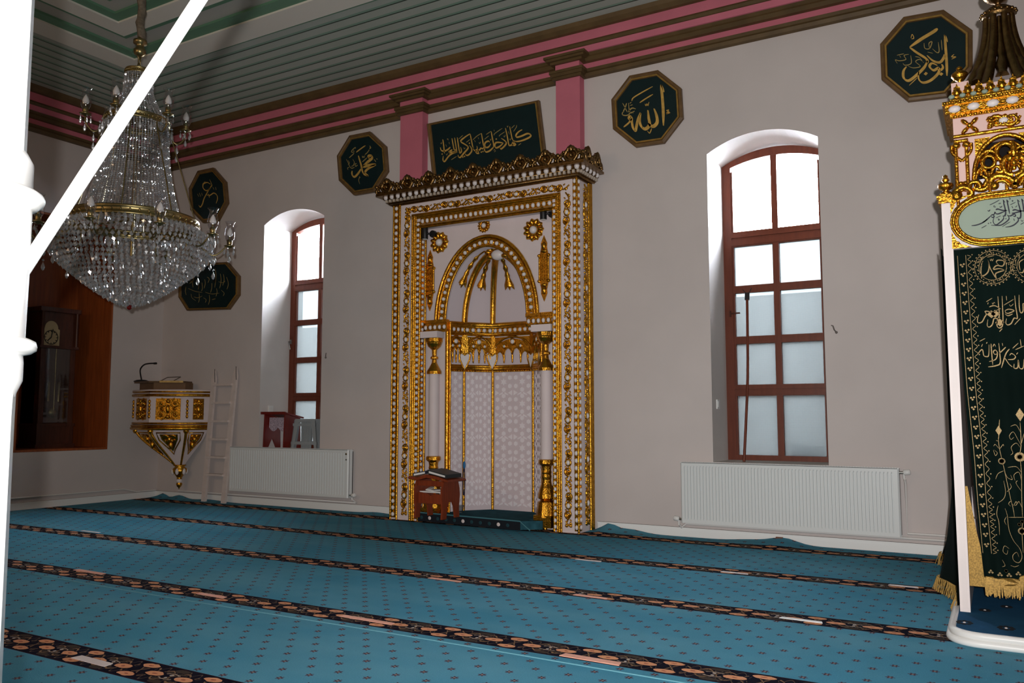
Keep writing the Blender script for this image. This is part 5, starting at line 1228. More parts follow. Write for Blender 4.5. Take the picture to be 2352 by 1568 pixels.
for i, (cx, cy) in enumerate(((0, 0), (1, 0), (1, 1), (0, 1))):
    xb = sx0-.035 if cx == 0 else sx1+.035; xt = sx0+.012 if cx == 0 else sx1-.012; yb_ = sy0-.0 if cy == 0 else sy1+.03; yt = sy0+.012 if cy == 0 else sy1-.012
    ex = .085 if cx == 0 else -.085; ey = .10 if cy == 0 else -.10; mb = MB()
    mb.prism([(xb, yb_, zl), (xb+ex*.55, yb_, zl), (xt+ex, yt, zl+sh-.02), (xt, yt, zl+sh-.02)], (0, .012 if cy == 0 else -.012, 0)); mb.prism([(xb, yb_, zl), (xb, yb_+ey*.9, zl), (xt, yt+ey, zl+sh-.02), (xt, yt, zl+sh-.02)], (.012 if cx == 0 else -.012, 0, 0)); mb.build('leg', M_GREY, st)
for z in (.07, sh-.09):
    f = z/sh; mb = MB(); a0 = sx0-.035*(1-f)+.012*f; a1 = sx1+.035*(1-f)-.012*f
    mb.box(a0, a1, sy0+.004, sy0+.014, zl+z, zl+z+.035); mb.box(a0, a1, sy1-.012, sy1, zl+z, zl+z+.035); mb.box(a1-.012, a1, sy0, sy1, zl+z, zl+z+.035); mb.box(a0, a0+.012, sy0, sy1, zl+z, zl+z+.035); mb.build('rail', M_GREY, st)
mb = MB()
for k in range(9): x = sx0+.15+.019*k; mb.box(x, x+.010, sy0+.001, sy0+.014, zl+.01, zl+sh-.03)
mb.build('ribbed_front', M_GREY, st)

# ================================================================== CABINET RECESS AND LONGCASE CLOCK
cr_ = empty('cabinet', (XL-.3, (cy0+cy1)/2, cz0), 'brown wooden wall cabinet lining behind the white column, holding the clock', 'cabinet')
D = CD
mb = MB(); mb.box(XL-D, XL-.004, cy1-.03, cy1-.004, cz0+.03, cz1-.03); mb.build('side_panel', M_CABWOOD, cr_)
mb = MB(); mb.box(XL-D, XL-.004, cy0+.004, cy0+.03, cz0+.03, cz1-.03); mb.build('side_panel', M_CABWOOD, cr_)
mb = MB(); mb.box(XL-D, XL-.004, cy0+.004, cy1-.004, cz0+.002, cz0+.03); mb.build('bottom_board', M_CABWOOD, cr_)
mb = MB(); mb.box(XL-D, XL-.004, cy0+.004, cy1-.004, cz1-.03, cz1-.003); mb.build('top_board', M_CABWOOD, cr_)
mb = MB(); mb.box(XL-D, XL-D+.02, cy0+.03, cy1-.03, cz0+.03, cz1-.03); mb.build('back_panel', M_CABWOOD, cr_)
XCF = XL-.36
c0, c1 = onX(86, 900, XCF), onX(176, 900, XCF); zt_ = onX(130, 706, XCF).z; zb_ = cz0+.03
ck = empty('longcase_clock', (XCF-.15, (c0.y+c1.y)/2, zb_), 'dark wooden longcase clock with arched dial behind the white column', 'clock')
y0, y1 = c0.y, c1.y; ym = (y0+y1)/2; xb = XL-D+.022
zdl = onX(130, 800, XCF).z; zwa = onX(125, 965, XCF).z
mb = MB(); mb.box(xb, XCF-.01, y0+.02, y1-.02, zb_, zwa-.06); mb.box(xb, XCF+.005, y0, y1, zb_, zb_+.05); mb.box(xb, XCF+.005, y0+.01, y1-.01, zwa-.08, zwa-.04); mb.build('plinth', M_DKWOOD, ck)
mb = MB()
for a_, b2 in ((y0+.03, y0+.10), (y1-.10, y1-.03)): mb.box(xb, XCF-.02, a_, b2, zwa-.05, zdl+.02)
mb.box(xb, XCF-.12, y0+.03, y1-.03, zwa-.05, zdl+.02); tk = mb.build('trunk', M_DKWOOD, ck)
mb = MB(); mb.box(XCF-.03, XCF-.026, y0+.10, y1-.10, zwa-.03, zdl); mb.build('trunk_glass', M_CLEAR, tk)
mb = MB(); mb.tube([(XCF-.07, ym, zdl), (XCF-.07, ym, zwa+.12)], .012, 7); mb.lathe([(.001, -.012), (.07, -.008), (.07, .008), (.001, .012)], (XCF-.07, ym, zwa+.10), 18, ax=(1, 0, 0)); mb.build('pendulum', M_BRASS, tk)
for dy in (-.07, .07): mb = MB(); mb.lathe([(.02, 0), (.02, .25), (.004, .26)], (XCF-.09, ym+dy, zwa+.25), 12); mb.build('weight', M_BRASS, tk)
mb = MB(); mb.box(xb, XCF+.01, y0, y1, zdl, zdl+.035); mb.box(xb, XCF-.04, y0+.02, y1-.02, zdl+.03, zt_-.06); mb.box(xb, XCF+.012, y0-.01, y1+.01, zt_-.06, zt_)
for a_ in (y0+.03, y1-.03): mb.lathe([(.022, 0), (.022, zt_-.06-zdl-.035)], (XCF-.01, a_, zdl+.035), 12)
hd = mb.build('hood', M_DKWOOD, ck)
d0, d1 = onX(98, 770, XCF-.03), onX(137, 770, XCF-.03); zdb = onX(118, 793, XCF-.03).z; zdt = onX(118, 756, XCF-.03).z; r_ = (d1.y-d0.y)/2; yc = (d0.y+d1.y)/2
Fc = FXp(XCF-.038); mb = MB(); pts = [(yc-r_, zdb), (yc+r_, zdb), (yc+r_, zdt)]+[(yc+r_*.8*math.cos(PI*k/12), zdt+.01+r_*.9*math.sin(PI*k/12)) for k in range(13)]+[(yc-r_, zdt)]
mb.prism([Fc(u, v, .008) for u, v in pts], (-.006, 0, 0)); mb.build('dial', M_CREAMDIAL, hd)
mb = MB(); zc_ = (zdb+zdt)/2; mb.tube([Fc(yc+math.cos(t)*r_*.8, zc_+math.sin(t)*r_*.8, .01) for t in [2*PI*k/24 for k in range(24)]], .005, 4, closed=True)
for k in range(12): mb.bar(Fc(yc+math.cos(k*PI/6)*r_*.62, zc_+math.sin(k*PI/6)*r_*.62, .011), Fc(yc+math.cos(k*PI/6)*r_*.75, zc_+math.sin(k*PI/6)*r_*.75, .011), .01, .004, up=(1, 0, 0))
mb.bar(Fc(yc, zc_, .013), Fc(yc-.05, zc_-.05, .013), .012, .004, up=(1, 0, 0)); mb.bar(Fc(yc, zc_, .013), Fc(yc+.02, zc_+.11, .013), .008, .004, up=(1, 0, 0)); mb.build('hands_and_numerals', M_BLACK, hd)
# ================================================================== CURTAINED PULPIT (MINBAR)
ZP = .062
YM = onZ(2219, 1405, ZP).y
q = lambda x, y, Y=None: onY(x, y, YM if Y is None else Y)
GX0 = q(2162, 470).x; GX1 = 2*q(2328, 375).x-GX0; GC = (GX0+GX1)/2
mn = empty('minbar', (GC, YM, ZP), 'tall white and gilded pulpit with canopy and green curtain at the right edge', 'pulpit')
MGW = [M_GOLD, M_MINWHITE]
# carpeted low platform with a rounded white edge: a thing of its own
PX0 = onZ(2187, 1440, ZP).x; PY0 = onZ(2300, 1462, ZP).y; PX1 = min(XR-.02, GX1+.25); PY1 = 6.2
pf = empty('platform', (GC, YM, 0), 'low white edged platform covered in dark blue carpet under the curtained pulpit', 'platform')
def rr(o, z, r=.14):
    x0, y0 = PX0-o, PY0-o; pts = [(x0+r-r*math.sin(t), y0+r-r*math.cos(t)) for t in [PI/2*k/8 for k in range(9)]]
    return [Vector((x, y, z)) for x, y in [(x0, PY1)]+pts[::-1]+[(PX1, y0)]]
mb = MB(); A = rr(0, ZP); 
mb.prism([(p.x, p.y, ZP) for p in A]+[(PX1, PY1, ZP)], (0, 0, -.055)); 
def plat_carpet():
    m = M_CARPET.copy(); m.name = 'platform_carpet'
    return m
mb.build('carpet_top', mat('platform_blue', (40, 84, 118), .95, spec=.05, var=.12, vscale=9), pf)
mb = MB(); mb.tube(rr(.0, ZP-.012), .020, 10); mb.tube(rr(.012, .016), .020, 10); mb.build('edging', M_WHITE, pf)
mb = MB()
for (px_, py) in ((2215, 1428), (2311, 1441), (2312, 1392), (2262, 1400)):
    p = onZ(px_, py, ZP+.003); s_ = .03 if py > 1410 else .02
    for k in range(8): a_ = k*PI/4; mb.ell((p.x+math.cos(a_)*s_, p.y+math.sin(a_)*s_*1.25, ZP), .013, .016, .004, 8, 3, 0, half=True)
    mb.ell((p.x, p.y, ZP), .008, .01, .005, 6, 3, 1, half=True)
mb.build('floret', [mat('floret_navy', (16, 22, 30), .95), M_TAPE], pf)
# gate posts with finials
PW = q(2187, 640).x-q(2164, 640).x
ZPT = q(2172, 467).z
def post(x0, x1):
    mb = MB(); mb.box(x0, x1, YM, YM+.10, ZP, ZPT); mb.box(x0+.012, x1-.012, YM-.006, YM+.01, ZP+.02, ZPT-.02); po = mb.build('post', M_MINWHITE, mn)
    mb = MB(); xm = (x0+x1)/2; h = (x1-x0)/2; ym = YM+.05; zc = ZPT
    mb.box(x0-.012, x1+.012, YM-.015, YM+.115, zc, zc+.022); mb.box(x0-.022, x1+.022, YM-.024, YM+.124, zc+.022, zc+.042); mb.box(x0-.010, x1+.010, YM-.012, YM+.112, zc+.042, zc+.055)
    f = q(2169, 396).z-zc
    mb.lathe([(.034, .055), (.030, .075), (.034, f*.36), (.018, f*.40), (.016, f*.47), (.034, f*.52), (.044, f*.60), (.040, f*.68), (.014, f*.73), (.014, f*.76), (.022, f*.80), (.016, f*.86), (.012, f*.90), (.014, f*.94), (.001, f)], (xm, ym, zc), 16)
    mb.build('finial', M_GOLD, po)
post(GX0, GX0+PW); post(GX1-PW, GX1)
# head panel: oval sage plate with script in a gilt frame
HX0, HX1 = GX0+PW-.005, GX1-PW+.005; HZ0 = q(2250, 566).z; HZ1 = q(2260, 445).z; hz = (HZ0+HZ1)/2
FM = FY(YM-.002)
def ov(f, dw=0):
    hw, hh = (HX1-HX0)/2-dw, (HZ1-HZ0)/2-dw; out = []
    for cx, a0 in ((HX1-dw-hh*1.25, -PI/2), (HX0+dw+hh*1.25, PI/2)):
        for k in range(13): t = a0+PI*k/12; out.append((cx+math.cos(t)*hh*1.25, hz+math.sin(t)*hh))
    return out
mb = MB(); mb.box(HX0, HX1, YM+.01, YM+.05, HZ0, HZ1); mb.build('head_board', M_MINWHITE, mn)
mb = MB(); mb.prism([FM(u, v, .004) for u, v in ov(0, .03)], (0, .012, 0)); mb.build('script_plate', M_SAGE, mn)
mb = MB(); O_, I_ = ov(0, .0), ov(0, .036); n = len(O_)
for k in range(n): mb.prism([FM(*O_[k], .012), FM(*O_[(k+1) % n], .012), FM(*I_[(k+1) % n], .012), FM(*I_[k], .012)], (0, .02, 0))
mb.tube([FM(*p, .014) for p in ov(0, .032)], .008, 6, closed=True); mb.tube([FM(*p, .014) for p in ov(0, .012)], .012, 6, closed=True); mb.tube([FM(*p, .01) for p in ov(0, .0)], .007, 6, closed=True)
for sx, x in ((1, HX0), (-1, HX1)):
    for sz, z in ((1, HZ0), (-1, HZ1)):
        mb.prism([FM(x, z, .006), FM(x+sx*.10, z, .006), FM(x+sx*.03, z+sz*.03, .006), FM(x, z+sz*.10, .006)][::sx*sz], (0, .01, 0)); mb.tube(spiral(FM, (x+sx*.022, z+sz*.022), .018, .004, 0, 1.3, 10, .01), .005, 5)
mb.build('gilt_frame', M_GOLD, mn)
mb = MB(); px_strokes(mb, [
    (26, [(258, 1066), (400, 1046), (560, 985), (700, 880), (800, 785)]), (22, [(700, 885), (640, 935), (560, 985)]), (30, [(796, 782), (850, 760), (886, 800), (860, 838), (822, 828), (800, 795)]), (28, [(862, 772), (896, 730), (912, 692), (945, 738), (1010, 735), (1100, 700), (1180, 668)]),
    (36, [(930, 625), (985, 605), (1060, 625), (1140, 645), (1250, 642)]), (36, [(1136, 350), (1160, 480), (1190, 600), (1204, 720), (1180, 790), (1132, 796)]), (24, [(1128, 345), (1160, 385), (1180, 425)]), (34, [(1236, 345), (1272, 520), (1316, 742)]), (24, [(1230, 345), (1262, 380), (1282, 415)]),
    (26, [(1124, 790), (1150, 850), (1120, 910), (1040, 980), (950, 1040), (884, 1010), (856, 930), (884, 850)]), (26, [(1248, 762), (1292, 830), (1290, 890), (1200, 975), (1080, 1045), (960, 1058), (800, 1052)]), (28, [(1250, 782), (1330, 795), (1400, 760), (1452, 742), (1480, 778), (1450, 812), (1400, 790)]),
    (34, [(1392, 645), (1470, 622), (1560, 648), (1713, 660)]), (28, [(1372, 722), (1440, 715), (1540, 690), (1640, 676)]), (36, [(1532, 345), (1566, 480), (1600, 600), (1624, 720), (1616, 830), (1574, 862), (1524, 830)]), (24, [(1525, 345), (1560, 375), (1592, 410)]), (36, [(1650, 320), (1684, 480), (1706, 690)]), (24, [(1644, 320), (1676, 360), (1696, 390)]),
    (28, [(1516, 826), (1556, 888), (1540, 950), (1440, 1040), (1330, 1086), (1196, 1106)]), (14, [(760, 492), (890, 432), (1038, 350)]), (12, [(1000, 446), (1020, 462), (1040, 440), (1058, 458), (1068, 428)]), (14, [(892, 560), (876, 540), (886, 512), (920, 545), (896, 560)]), (18, [(1030, 538), (1066, 556), (1108, 518)]),
    (20, [(700, 640), (736, 662), (778, 622)]), (12, [(932, 852), (1070, 790)]), (16, [(982, 878), (1030, 886), (1004, 914), (1040, 908)]), (14, [(532, 1134), (676, 1054)]), (12, [(1324, 490), (1480, 414)]), (20, [(1378, 522), (1402, 584)]), (12, [(1464, 536), (1488, 548), (1506, 524), (1524, 508)]), (12, [(1108, 1096), (1220, 1020), (1334, 958)]), (20, [(1426, 868), (1448, 934)]),
    (16, [(1290, 290), (1330, 310), (1310, 345)]), (16, [(1370, 378), (1410, 372), (1380, 400)]), (14, [(1630, 900), (1650, 940), (1690, 920)]), (14, [(1616, 1032), (1713, 975)]), (34, [(1900, 330), (1950, 520), (1990, 700), (1960, 820), (1880, 860)]), (30, [(2040, 560), (2080, 700), (2160, 740), (2240, 700)]), (34, [(2280, 340), (2310, 560), (2340, 760)])],
    2210, 430, 12.06, YM-.006, .004, 0, [(1210, 872), (728, 1002), (790, 984)], 1.4, k=1.05)
mb.build('lettering', M_NAVY, mn)
# gilt scroll crest on the head panel
mb = MB(); cz_ = HZ1; U_ = 1
def G(px_, py, n=0): p = q(px_, py); return Vector((p.x, YM-.004-n, p.z))
def sc(pts, r, n=0): 
    mb.tube(cr([G(x, y, n) for x, y in pts], 5), r, 7)
for mir in (0, 1):
    k0 = len(mb.v)
    sc([(2187, 452), (2196, 438), (2212, 430), (2228, 436), (2232, 446), (2222, 450)], .016); sc([(2226, 438), (2228, 422), (2244, 418), (2252, 428), (2244, 436), (2238, 430)], .014); sc([(2246, 436), (2262, 434), (2272, 422), (2278, 410)], .016)
    sc([(2276, 434), (2276, 414), (2292, 404), (2316, 408), (2330, 420), (2328, 432)], .020); sc([(2280, 432), (2290, 418), (2308, 416), (2320, 428)], .012); mb.ell(G(2284, 428, .01), .025, .02, .025, 8, 6); mb.ell(G(2198, 450, .01), .03, .02, .03, 8, 6)
    sc([(2268, 436), (2262, 424), (2268, 412), (2258, 404)], .012)
    sc([(2328, 402), (2312, 398), (2304, 378), (2312, 362), (2326, 364), (2330, 378)], .017); sc([(2288, 394), (2298, 396), (2306, 388), (2300, 376)], .014); mb.ell(G(2319, 365, .012), .022, .02, .022, 8, 6)
    sc([(2330, 358), (2326, 348), (2316, 352)], .012)
    if mir:
        for i in range(k0, len(mb.v)): x, y, z = mb.v[i]; mb.v[i] = (2*GC-x, y, z)
mb.ell(G(2329, 374, .012), .018, .018, .022, 8, 6); mb.ell(G(2329, 386, .012), .014, .014, .016, 8, 6); mb.ell(G(2328, 345, .008), .016, .012, .055, 8, 6)
mb.build('scroll_crest', M_GOLD, mn)
mb = MB(); zz = [q(2328, y).z for y in (436, 420, 404, 384)]
mb.prism([(HX0+.10, YM+.02, HZ1-.02), (HX1-.10, YM+.02, HZ1-.02), (GC+.22, YM+.02, zz[2]), (GC+.09, YM+.02, zz[2]+.02), (GC+.08, YM+.02, zz[3]+.05), (GC-.08, YM+.02, zz[3]+.05), (GC-.09, YM+.02, zz[2]+.02), (GC-.22, YM+.02, zz[2])], (0, .012, 0)); mb.build('crest_backing', M_MINWHITE, mn)
# body behind the curtain
mb = MB(); mb.box(GX0+.01, GX0+.05, YM+.10, 7.4, ZP, 2.0); mb.box(GX1-.05, GX1-.01, YM+.10, 7.4, ZP, 2.0)
for k in range(7): mb.box(GX0+.05, GX1-.05, 6.3+.15*k, 6.3+.15*(k+1), ZP, .2*(k+1)+ZP)
mb.build('stair_body', M_MINWHITE, mn)

# canopy: cornice box on pierced arcade, then a swept spire
YC = YM+.02
cx0 = q(2191, 330, YC).x; CCX = q(2300, 190, YC).x; cx1 = 2*CCX-cx0
zq = lambda py, x=2260: q(x, py, YC).z
zA, zB, zC1, zC2, zD, zE, zF, zG = HZ1-.05, zq(314, 2200), zq(272, 2200), zq(238, 2185), zq(228, 2200), zq(218, 2200), zq(202, 2200), zq(188, 2260)
DPT = cx1-cx0
mb = MB(); FC = FY(YC)
pw = q(2226, 350, YC).x-cx0
# corner piers
for x0, x1 in ((cx0, cx0+pw), (cx1-pw, cx1)):
    mb.box(x0, x1, YC, YC+pw, zA, zB); mb.box(x0, x1, YC+DPT-pw, YC+DPT, zA, zB)
mb.build('canopy_pier', M_PINKCREAM, mn)
for x0, x1 in ((cx0, cx0+pw), (cx1-pw, cx1)):
    mb = MB()
    for x in (x0+.008, x1-.012): roll(mb, FC, (x, zA), (x, zB-.02), .011, .006)
    roll(mb, FC, (x0+.01, zB-.03), (x1-.01, zB-.03), .011, .006); xm = (x0+x1)/2
    for sx in (-1, 1): mb.ell(FC(xm+sx*.026, zB-.055, .006), .024, .024, .02, 8, 5); mb.tube(cr([FC(xm+sx*.05, zB-.05, .006), FC(xm+sx*.045, zB-.10, .006), FC(xm, zB-.15, .006)], 4), .010, 5)
    for k in range(6): a_ = k*PI/3; mb.ell(FC(xm+math.cos(a_)*.022, zA+.11+math.sin(a_)*.022, .004), .016, .016, .014, 8, 4)
    mb.build('pier_gilding', M_GOLD, mn)
mb = MB(); ax0, ax1 = cx0+pw, cx1-pw; ac = (ax0+ax1)/2; ahw = (ax1-ax0)/2
def parch(c, w, zs, h, n=9):
    out = []
    for k in range(n+1): t = k/n; out.append((c-w+w*(1-math.cos(t*PI/2))*1.0, zs+h*math.sin(t*PI/2)))
    return out+[(2*c-x, z) for x, z in reversed(out[:-1])]
zs0 = zA+.06
top_ = parch(ac, ahw-.02, zs0+.10, zB-zs0-.13)
m_ = len(top_)//2
mb.prism([FC(ax0, zs0, 0)]+[FC(*p, 0) for p in top_[:m_+1]]+[FC(ac, zB, 0), FC(ax0, zB, 0)], (0, .03, 0)); mb.prism([FC(*p, 0) for p in top_[m_:]]+[FC(ax1, zs0, 0), FC(ax1, zB, 0), FC(ac, zB, 0)], (0, .03, 0))
mb.build('canopy_spandrel', M_PINKCREAM, mn)
mb = MB(); mb.tube([FC(*p, .006) for p in top_], .013, 6); mb.tube([FC(*p, .004) for p in parch(ac, ahw-.055, zs0+.10, zB-zs0-.17)], .009, 6)
for sx in (-1, 1):
    c = ac+sx*ahw*.47; a2 = parch(c, ahw*.44, zs0+.06, (zB-zs0)*.52); mb.tube([FC(*p, .002) for p in a2], .013, 6)
    for s2 in (-1, 1):
        a3 = parch(c+s2*ahw*.21, ahw*.19, zs0+.04, (zB-zs0)*.30); mb.tube([FC(*p, 0) for p in a3], .011, 6)
    zc_ = zs0+(zB-zs0)*.50; mb.tube([FC(c+math.cos(t)*.032, zc_+math.sin(t)*.036, .004) for t in [2*PI*k/14 for k in range(14)]], .012, 6, closed=True)
    mb.tube([FC(c, zs0, 0), FC(c, zs0+(zB-zs0)*.34, 0)], .010, 6)
    mb.ell(FC(c, zs0+(zB-zs0)*.20, .01), .018, .016, .02, 8, 5)
mb.tube([FC(ac+math.cos(t)*.042, zB-.13+math.sin(t)*.05, .006) for t in [2*PI*k/16 for k in range(16)]], .014, 6, closed=True)
mb.tube([FC(ac, zs0, 0), FC(ac, zB-.2, 0)], .012, 6); roll(mb, FC, (cx0, zB), (cx1, zB), .012, .004)
for sx, x in ((1, ax0+.03), (-1, ax1-.03)): mb.prism([FC(x, zB-.03, .006), FC(x+sx*.08, zB-.03, .006), FC(x, zB-.14, .006)][::-sx], (0, .006, 0))
mb.build('arcade_tracery', M_GOLD, mn)
mb = MB(); mb.box(cx0+.02, cx1-.02, YC+.22, YC+.24, zA, zB); mb.build('canopy_backing', mat('canopy_dark', (24, 20, 20), .9), mn)
mb = MB(); mb.box(cx0, cx1, YC, YC+DPT, zB, zC1); mb.build('frieze', M_PINKCREAM, mn)
mb = MB(); zf = (zB+zC1)/2; scroll_band(mb, FC, (cx0+.17, zf), (cx1-.17, zf), (zC1-zB)*.74, .004, .30, 0, 1)
mb.build('frieze_ornament', MGW, mn)
for x in (cx0+.085, cx1-.085):
    mb = MB()
    for k in range(4): a_ = PI/4+k*PI/2; mb.ell(FC(x+math.cos(a_)*.035, zf+math.sin(a_)*.035, .004), .028, .014, .014, 8, 4, 0, (math.cos(a_), 0, math.sin(a_)), (-math.sin(a_), 0, math.cos(a_)), (0, -1, 0))
    mb.ell(FC(x, zf, .008), .018, .018, .018, 8, 5)
    mb.build('frieze_floret', MGW, mn)
CO = cx0-q(2165, 244, YC).x
mb = MB()
def cslab(za, zb_, o, mi): mb.box(cx0-o, cx1+o, YC-o, YC+DPT+o, za, zb_, mi)
hh_ = zC2-zC1; cslab(zC1, zC1+hh_*.22, CO*.25, 0); cslab(zC1+hh_*.22, zC2-hh_*.25, CO*.72, 0); cslab(zC2-hh_*.25, zC2, CO, 0)
mb.build('canopy_cornice', MGW, mn)
mb = MB(); Fq = FY(YC-CO*.72); bead_row(mb, Fq, (cx0-CO*.72, (zC1+zC2)/2), (cx1+CO*.72, (zC1+zC2)/2), .105, hh_*.24, .0, 1, 0)
Fq2 = FY(YC-CO)
for k in range(int((cx1-cx0+2*CO)/.026)): mb.ell(Fq2(cx0-CO+.013+.026*k, zC2-hh_*.10, .0), .011, .011, .008, 6, 3, 0, half=True, U=(1, 0, 0), V=(0, 0, 1), N=(0, -1, 0))
Fq3 = FY(YC-CO*.25)
for k in range(int((cx1-cx0)/.026)): mb.ell(Fq3(cx0+.013+.026*k, zC1+hh_*.1, .0), .010, .010, .008, 6, 3, 0, half=True, U=(1, 0, 0), V=(0, 0, 1), N=(0, -1, 0))
mb.build('cornice_beads', MGW, mn)
mb = MB(); mb.box(cx0-.01, cx1+.01, YC-.01, YC+DPT+.01, zC2, zE); mb.box(cx0+.03, cx1-.03, YC+.03, YC+DPT-.03, zE, zG); mb.box(cx0+.0, cx0+.09, YC, YC+.09, zE, zE+.075); mb.box(cx1-.09, cx1, YC, YC+.09, zE, zE+.075); mb.build('attic', M_PINKCREAM, mn)
mb = MB(); Fa = FY(YC-.012); n_ = 9; T = (cx1-cx0)/n_
for k in range(n_):
    c = cx0+T*(k+.5); pts = [(c-T*.5, zE-.03), (c+T*.5, zE-.03), (c+T*.46, zE+.015), (c+T*.34, zE+.02), (c+T*.28, zE+.042), (c+T*.12, zE+.045), (c, zE+.066), (c-T*.12, zE+.045), (c-T*.28, zE+.042), (c-T*.34, zE+.02), (c-T*.46, zE+.015)]
    mb.prism([Fa(u, v, .004) for u, v in pts], (0, .015, 0), 0); mb.ell(Fa(c-T*.5, zE-.012, .006), .018, .014, .012, 8, 4, 1, V=(0, 0, 1), N=(0, -1, 0)); mb.ell(Fa(c, zE+.01, .006), .02, .025, .014, 8, 4, 0, V=(0, 0, 1), N=(0, -1, 0))
roll(mb, Fa, (cx0-.01, zE-.035), (cx1+.01, zE-.035), .010, .004)
mb.build('attic_cresting', [M_GOLD, M_SAGE], mn)
for x in (cx0+.045, cx1-.045):
    mb = MB(); zb_ = zE+.075; mb.lathe([(.018, 0), (.014, .02), (.030, .03), (.044, .05), (.044, .065), (.026, .08), (.012, .085), (.018, .095), (.014, .105), (.004, .112)], (x, YC+.045, zb_), 12); mb.build('corner_urn', M_GOLD, mn)
# spire
SC = Vector((CCX, YC+DPT/2, 0)); s0 = zG-.01; s1 = q(2294, 42, YC+DPT/2).z; R0 = .195; R1 = .066
SC.x = onY(2300, 160, SC.y).x
def sr(t): return R1+(R0*1.12-R1)*(1-t)**2.1
mb = MB(); mb.lathe([(sr(k/12), s0+(s1-s0)*k/12) for k in range(13)], SC, 8, smooth=False, rot=PI/8); mb.build('spire_cone', mat('spire_paint', (150, 140, 140), .6), mn)
mb = MB()
for i in range(8):
    a_ = PI/8+i*PI/4; mb.tube([SC+Vector((math.cos(a_)*(sr(k/12)+.006), math.sin(a_)*(sr(k/12)+.006), s0+(s1-s0)*k/12)) for k in range(13)], [.032-.014*k/12 for k in range(13)], 7)
    a_ = i*PI/4; c8 = math.cos(PI/8)
    mb.tube([SC+Vector((math.cos(a_)*(sr(t)*c8+.006), math.sin(a_)*(sr(t)*c8+.006), s0+(s1-s0)*t)) for t in [.12+.85*k/12 for k in range(13)]], [.036, .026, .034, .028, .020, .026, .02, .016, .014, .012, .011, .010, .010], 6)
mb.build('spire_rib', M_BRONZE, mn)
mb = MB(); mb.lathe([(.08, 0), (.090, .012), (.092, .03), (.08, .045), (.06, .06), (.04, .07), (.016, .078), (.016, .09), (.045, .10), (.074, .13), (.082, .16), (.07, .20), (.04, .23), (.024, .25), (.036, .27), (.024, .29), (.010, .32), (.002, .38)], (SC.x, SC.y, s1), 16)
for k in range(18): a_ = 2*PI*k/18; mb.ell((SC.x+math.cos(a_)*.092, SC.y+math.sin(a_)*.092, s1+.025), .011, .011, .011, 6, 4)
mb.build('spire_finial', M_BRONZE, mn)

# ------------------------------------------------------------------ curtains
YK = YM+.045
CZ0 = q(2310, 1342, YK).z; KX0 = GX0+PW-.004; KX1 = GX1-PW+.004
cu = empty('curtain', (GC, YK, HZ0), 'dark green velvet curtain embroidered in gold with fringe, hanging in the pulpit gate', 'curtain')
SH = onY(2275, 1330, YK).x-onY(2230, 1330, YK).x       # the curtain hangs drawn to the right at its foot
def kx(u, v):                                           # u across 0..1, v down 0..1
    return KX0+.004+(KX1-KX0-.008)*u+(.075*v**1.6)*(1-u)
def ky(u, v): return YK+.012*math.sin(u*PI*11)*(.3+.7*v)
def kzv(u, v): return HZ0+.01-(HZ0+.01-CZ0)*v-(.03*math.sin(PI*u*4)*v**6 if u > .3 else 0)
mb = MB(); nu, nv = 66, 30; vs = [(kx(i/nu, j/nv), ky(i/nu, j/nv), kzv(i/nu, j/nv)) for j in range(nv+1) for i in range(nu+1)]
mb.add(vs, [(j*(nu+1)+i, (j+1)*(nu+1)+i, (j+1)*(nu+1)+i+1, j*(nu+1)+i+1) for j in range(nv) for i in range(nu)], 0, True); mb.build('velvet', M_VELVET, cu)
mb = MB()                                               # gold fringe along the foot, strip down the left edge
random.seed(5); nf = 220
for i in range(nf):
    u = i/nf; x, y, z = kx(u, 1), ky(u, 1)-.006, kzv(u, 1); l = .055+.02*random.random(); dx = (random.random()-.5)*.012
    mb.prism([(x-.004, y, z+.03), (x+.004, y, z+.03), (x+.003+dx, y-.004, z-l), (x-.001+dx, y-.004, z-l)][::-1], (0, .004, 0))
n_ = 66
mb.prism([(kx(i/n_, 1), ky(i/n_, 1)-.005, kzv(i/n_, 1)+.035) for i in range(n_+1)][::-1]+[(kx(i/n_, 1), ky(i/n_, 1)-.005, kzv(i/n_, 1)-.008) for i in range(n_+1)], (0, .003, 0)); mb.build('fringe', M_FRINGE, cu)
mb = MB(); mb.prism([(KX0+.0, YK+.035, .75), (KX0+.0, YK+.035, CZ0-.03), (KX0+.105, YK+.035, CZ0-.03), (KX0+.05, YK+.035, .50), (KX0+.015, YK+.035, .75)], (0, .006, 0)); mb.build('edge_braid', M_FRINGE, cu)
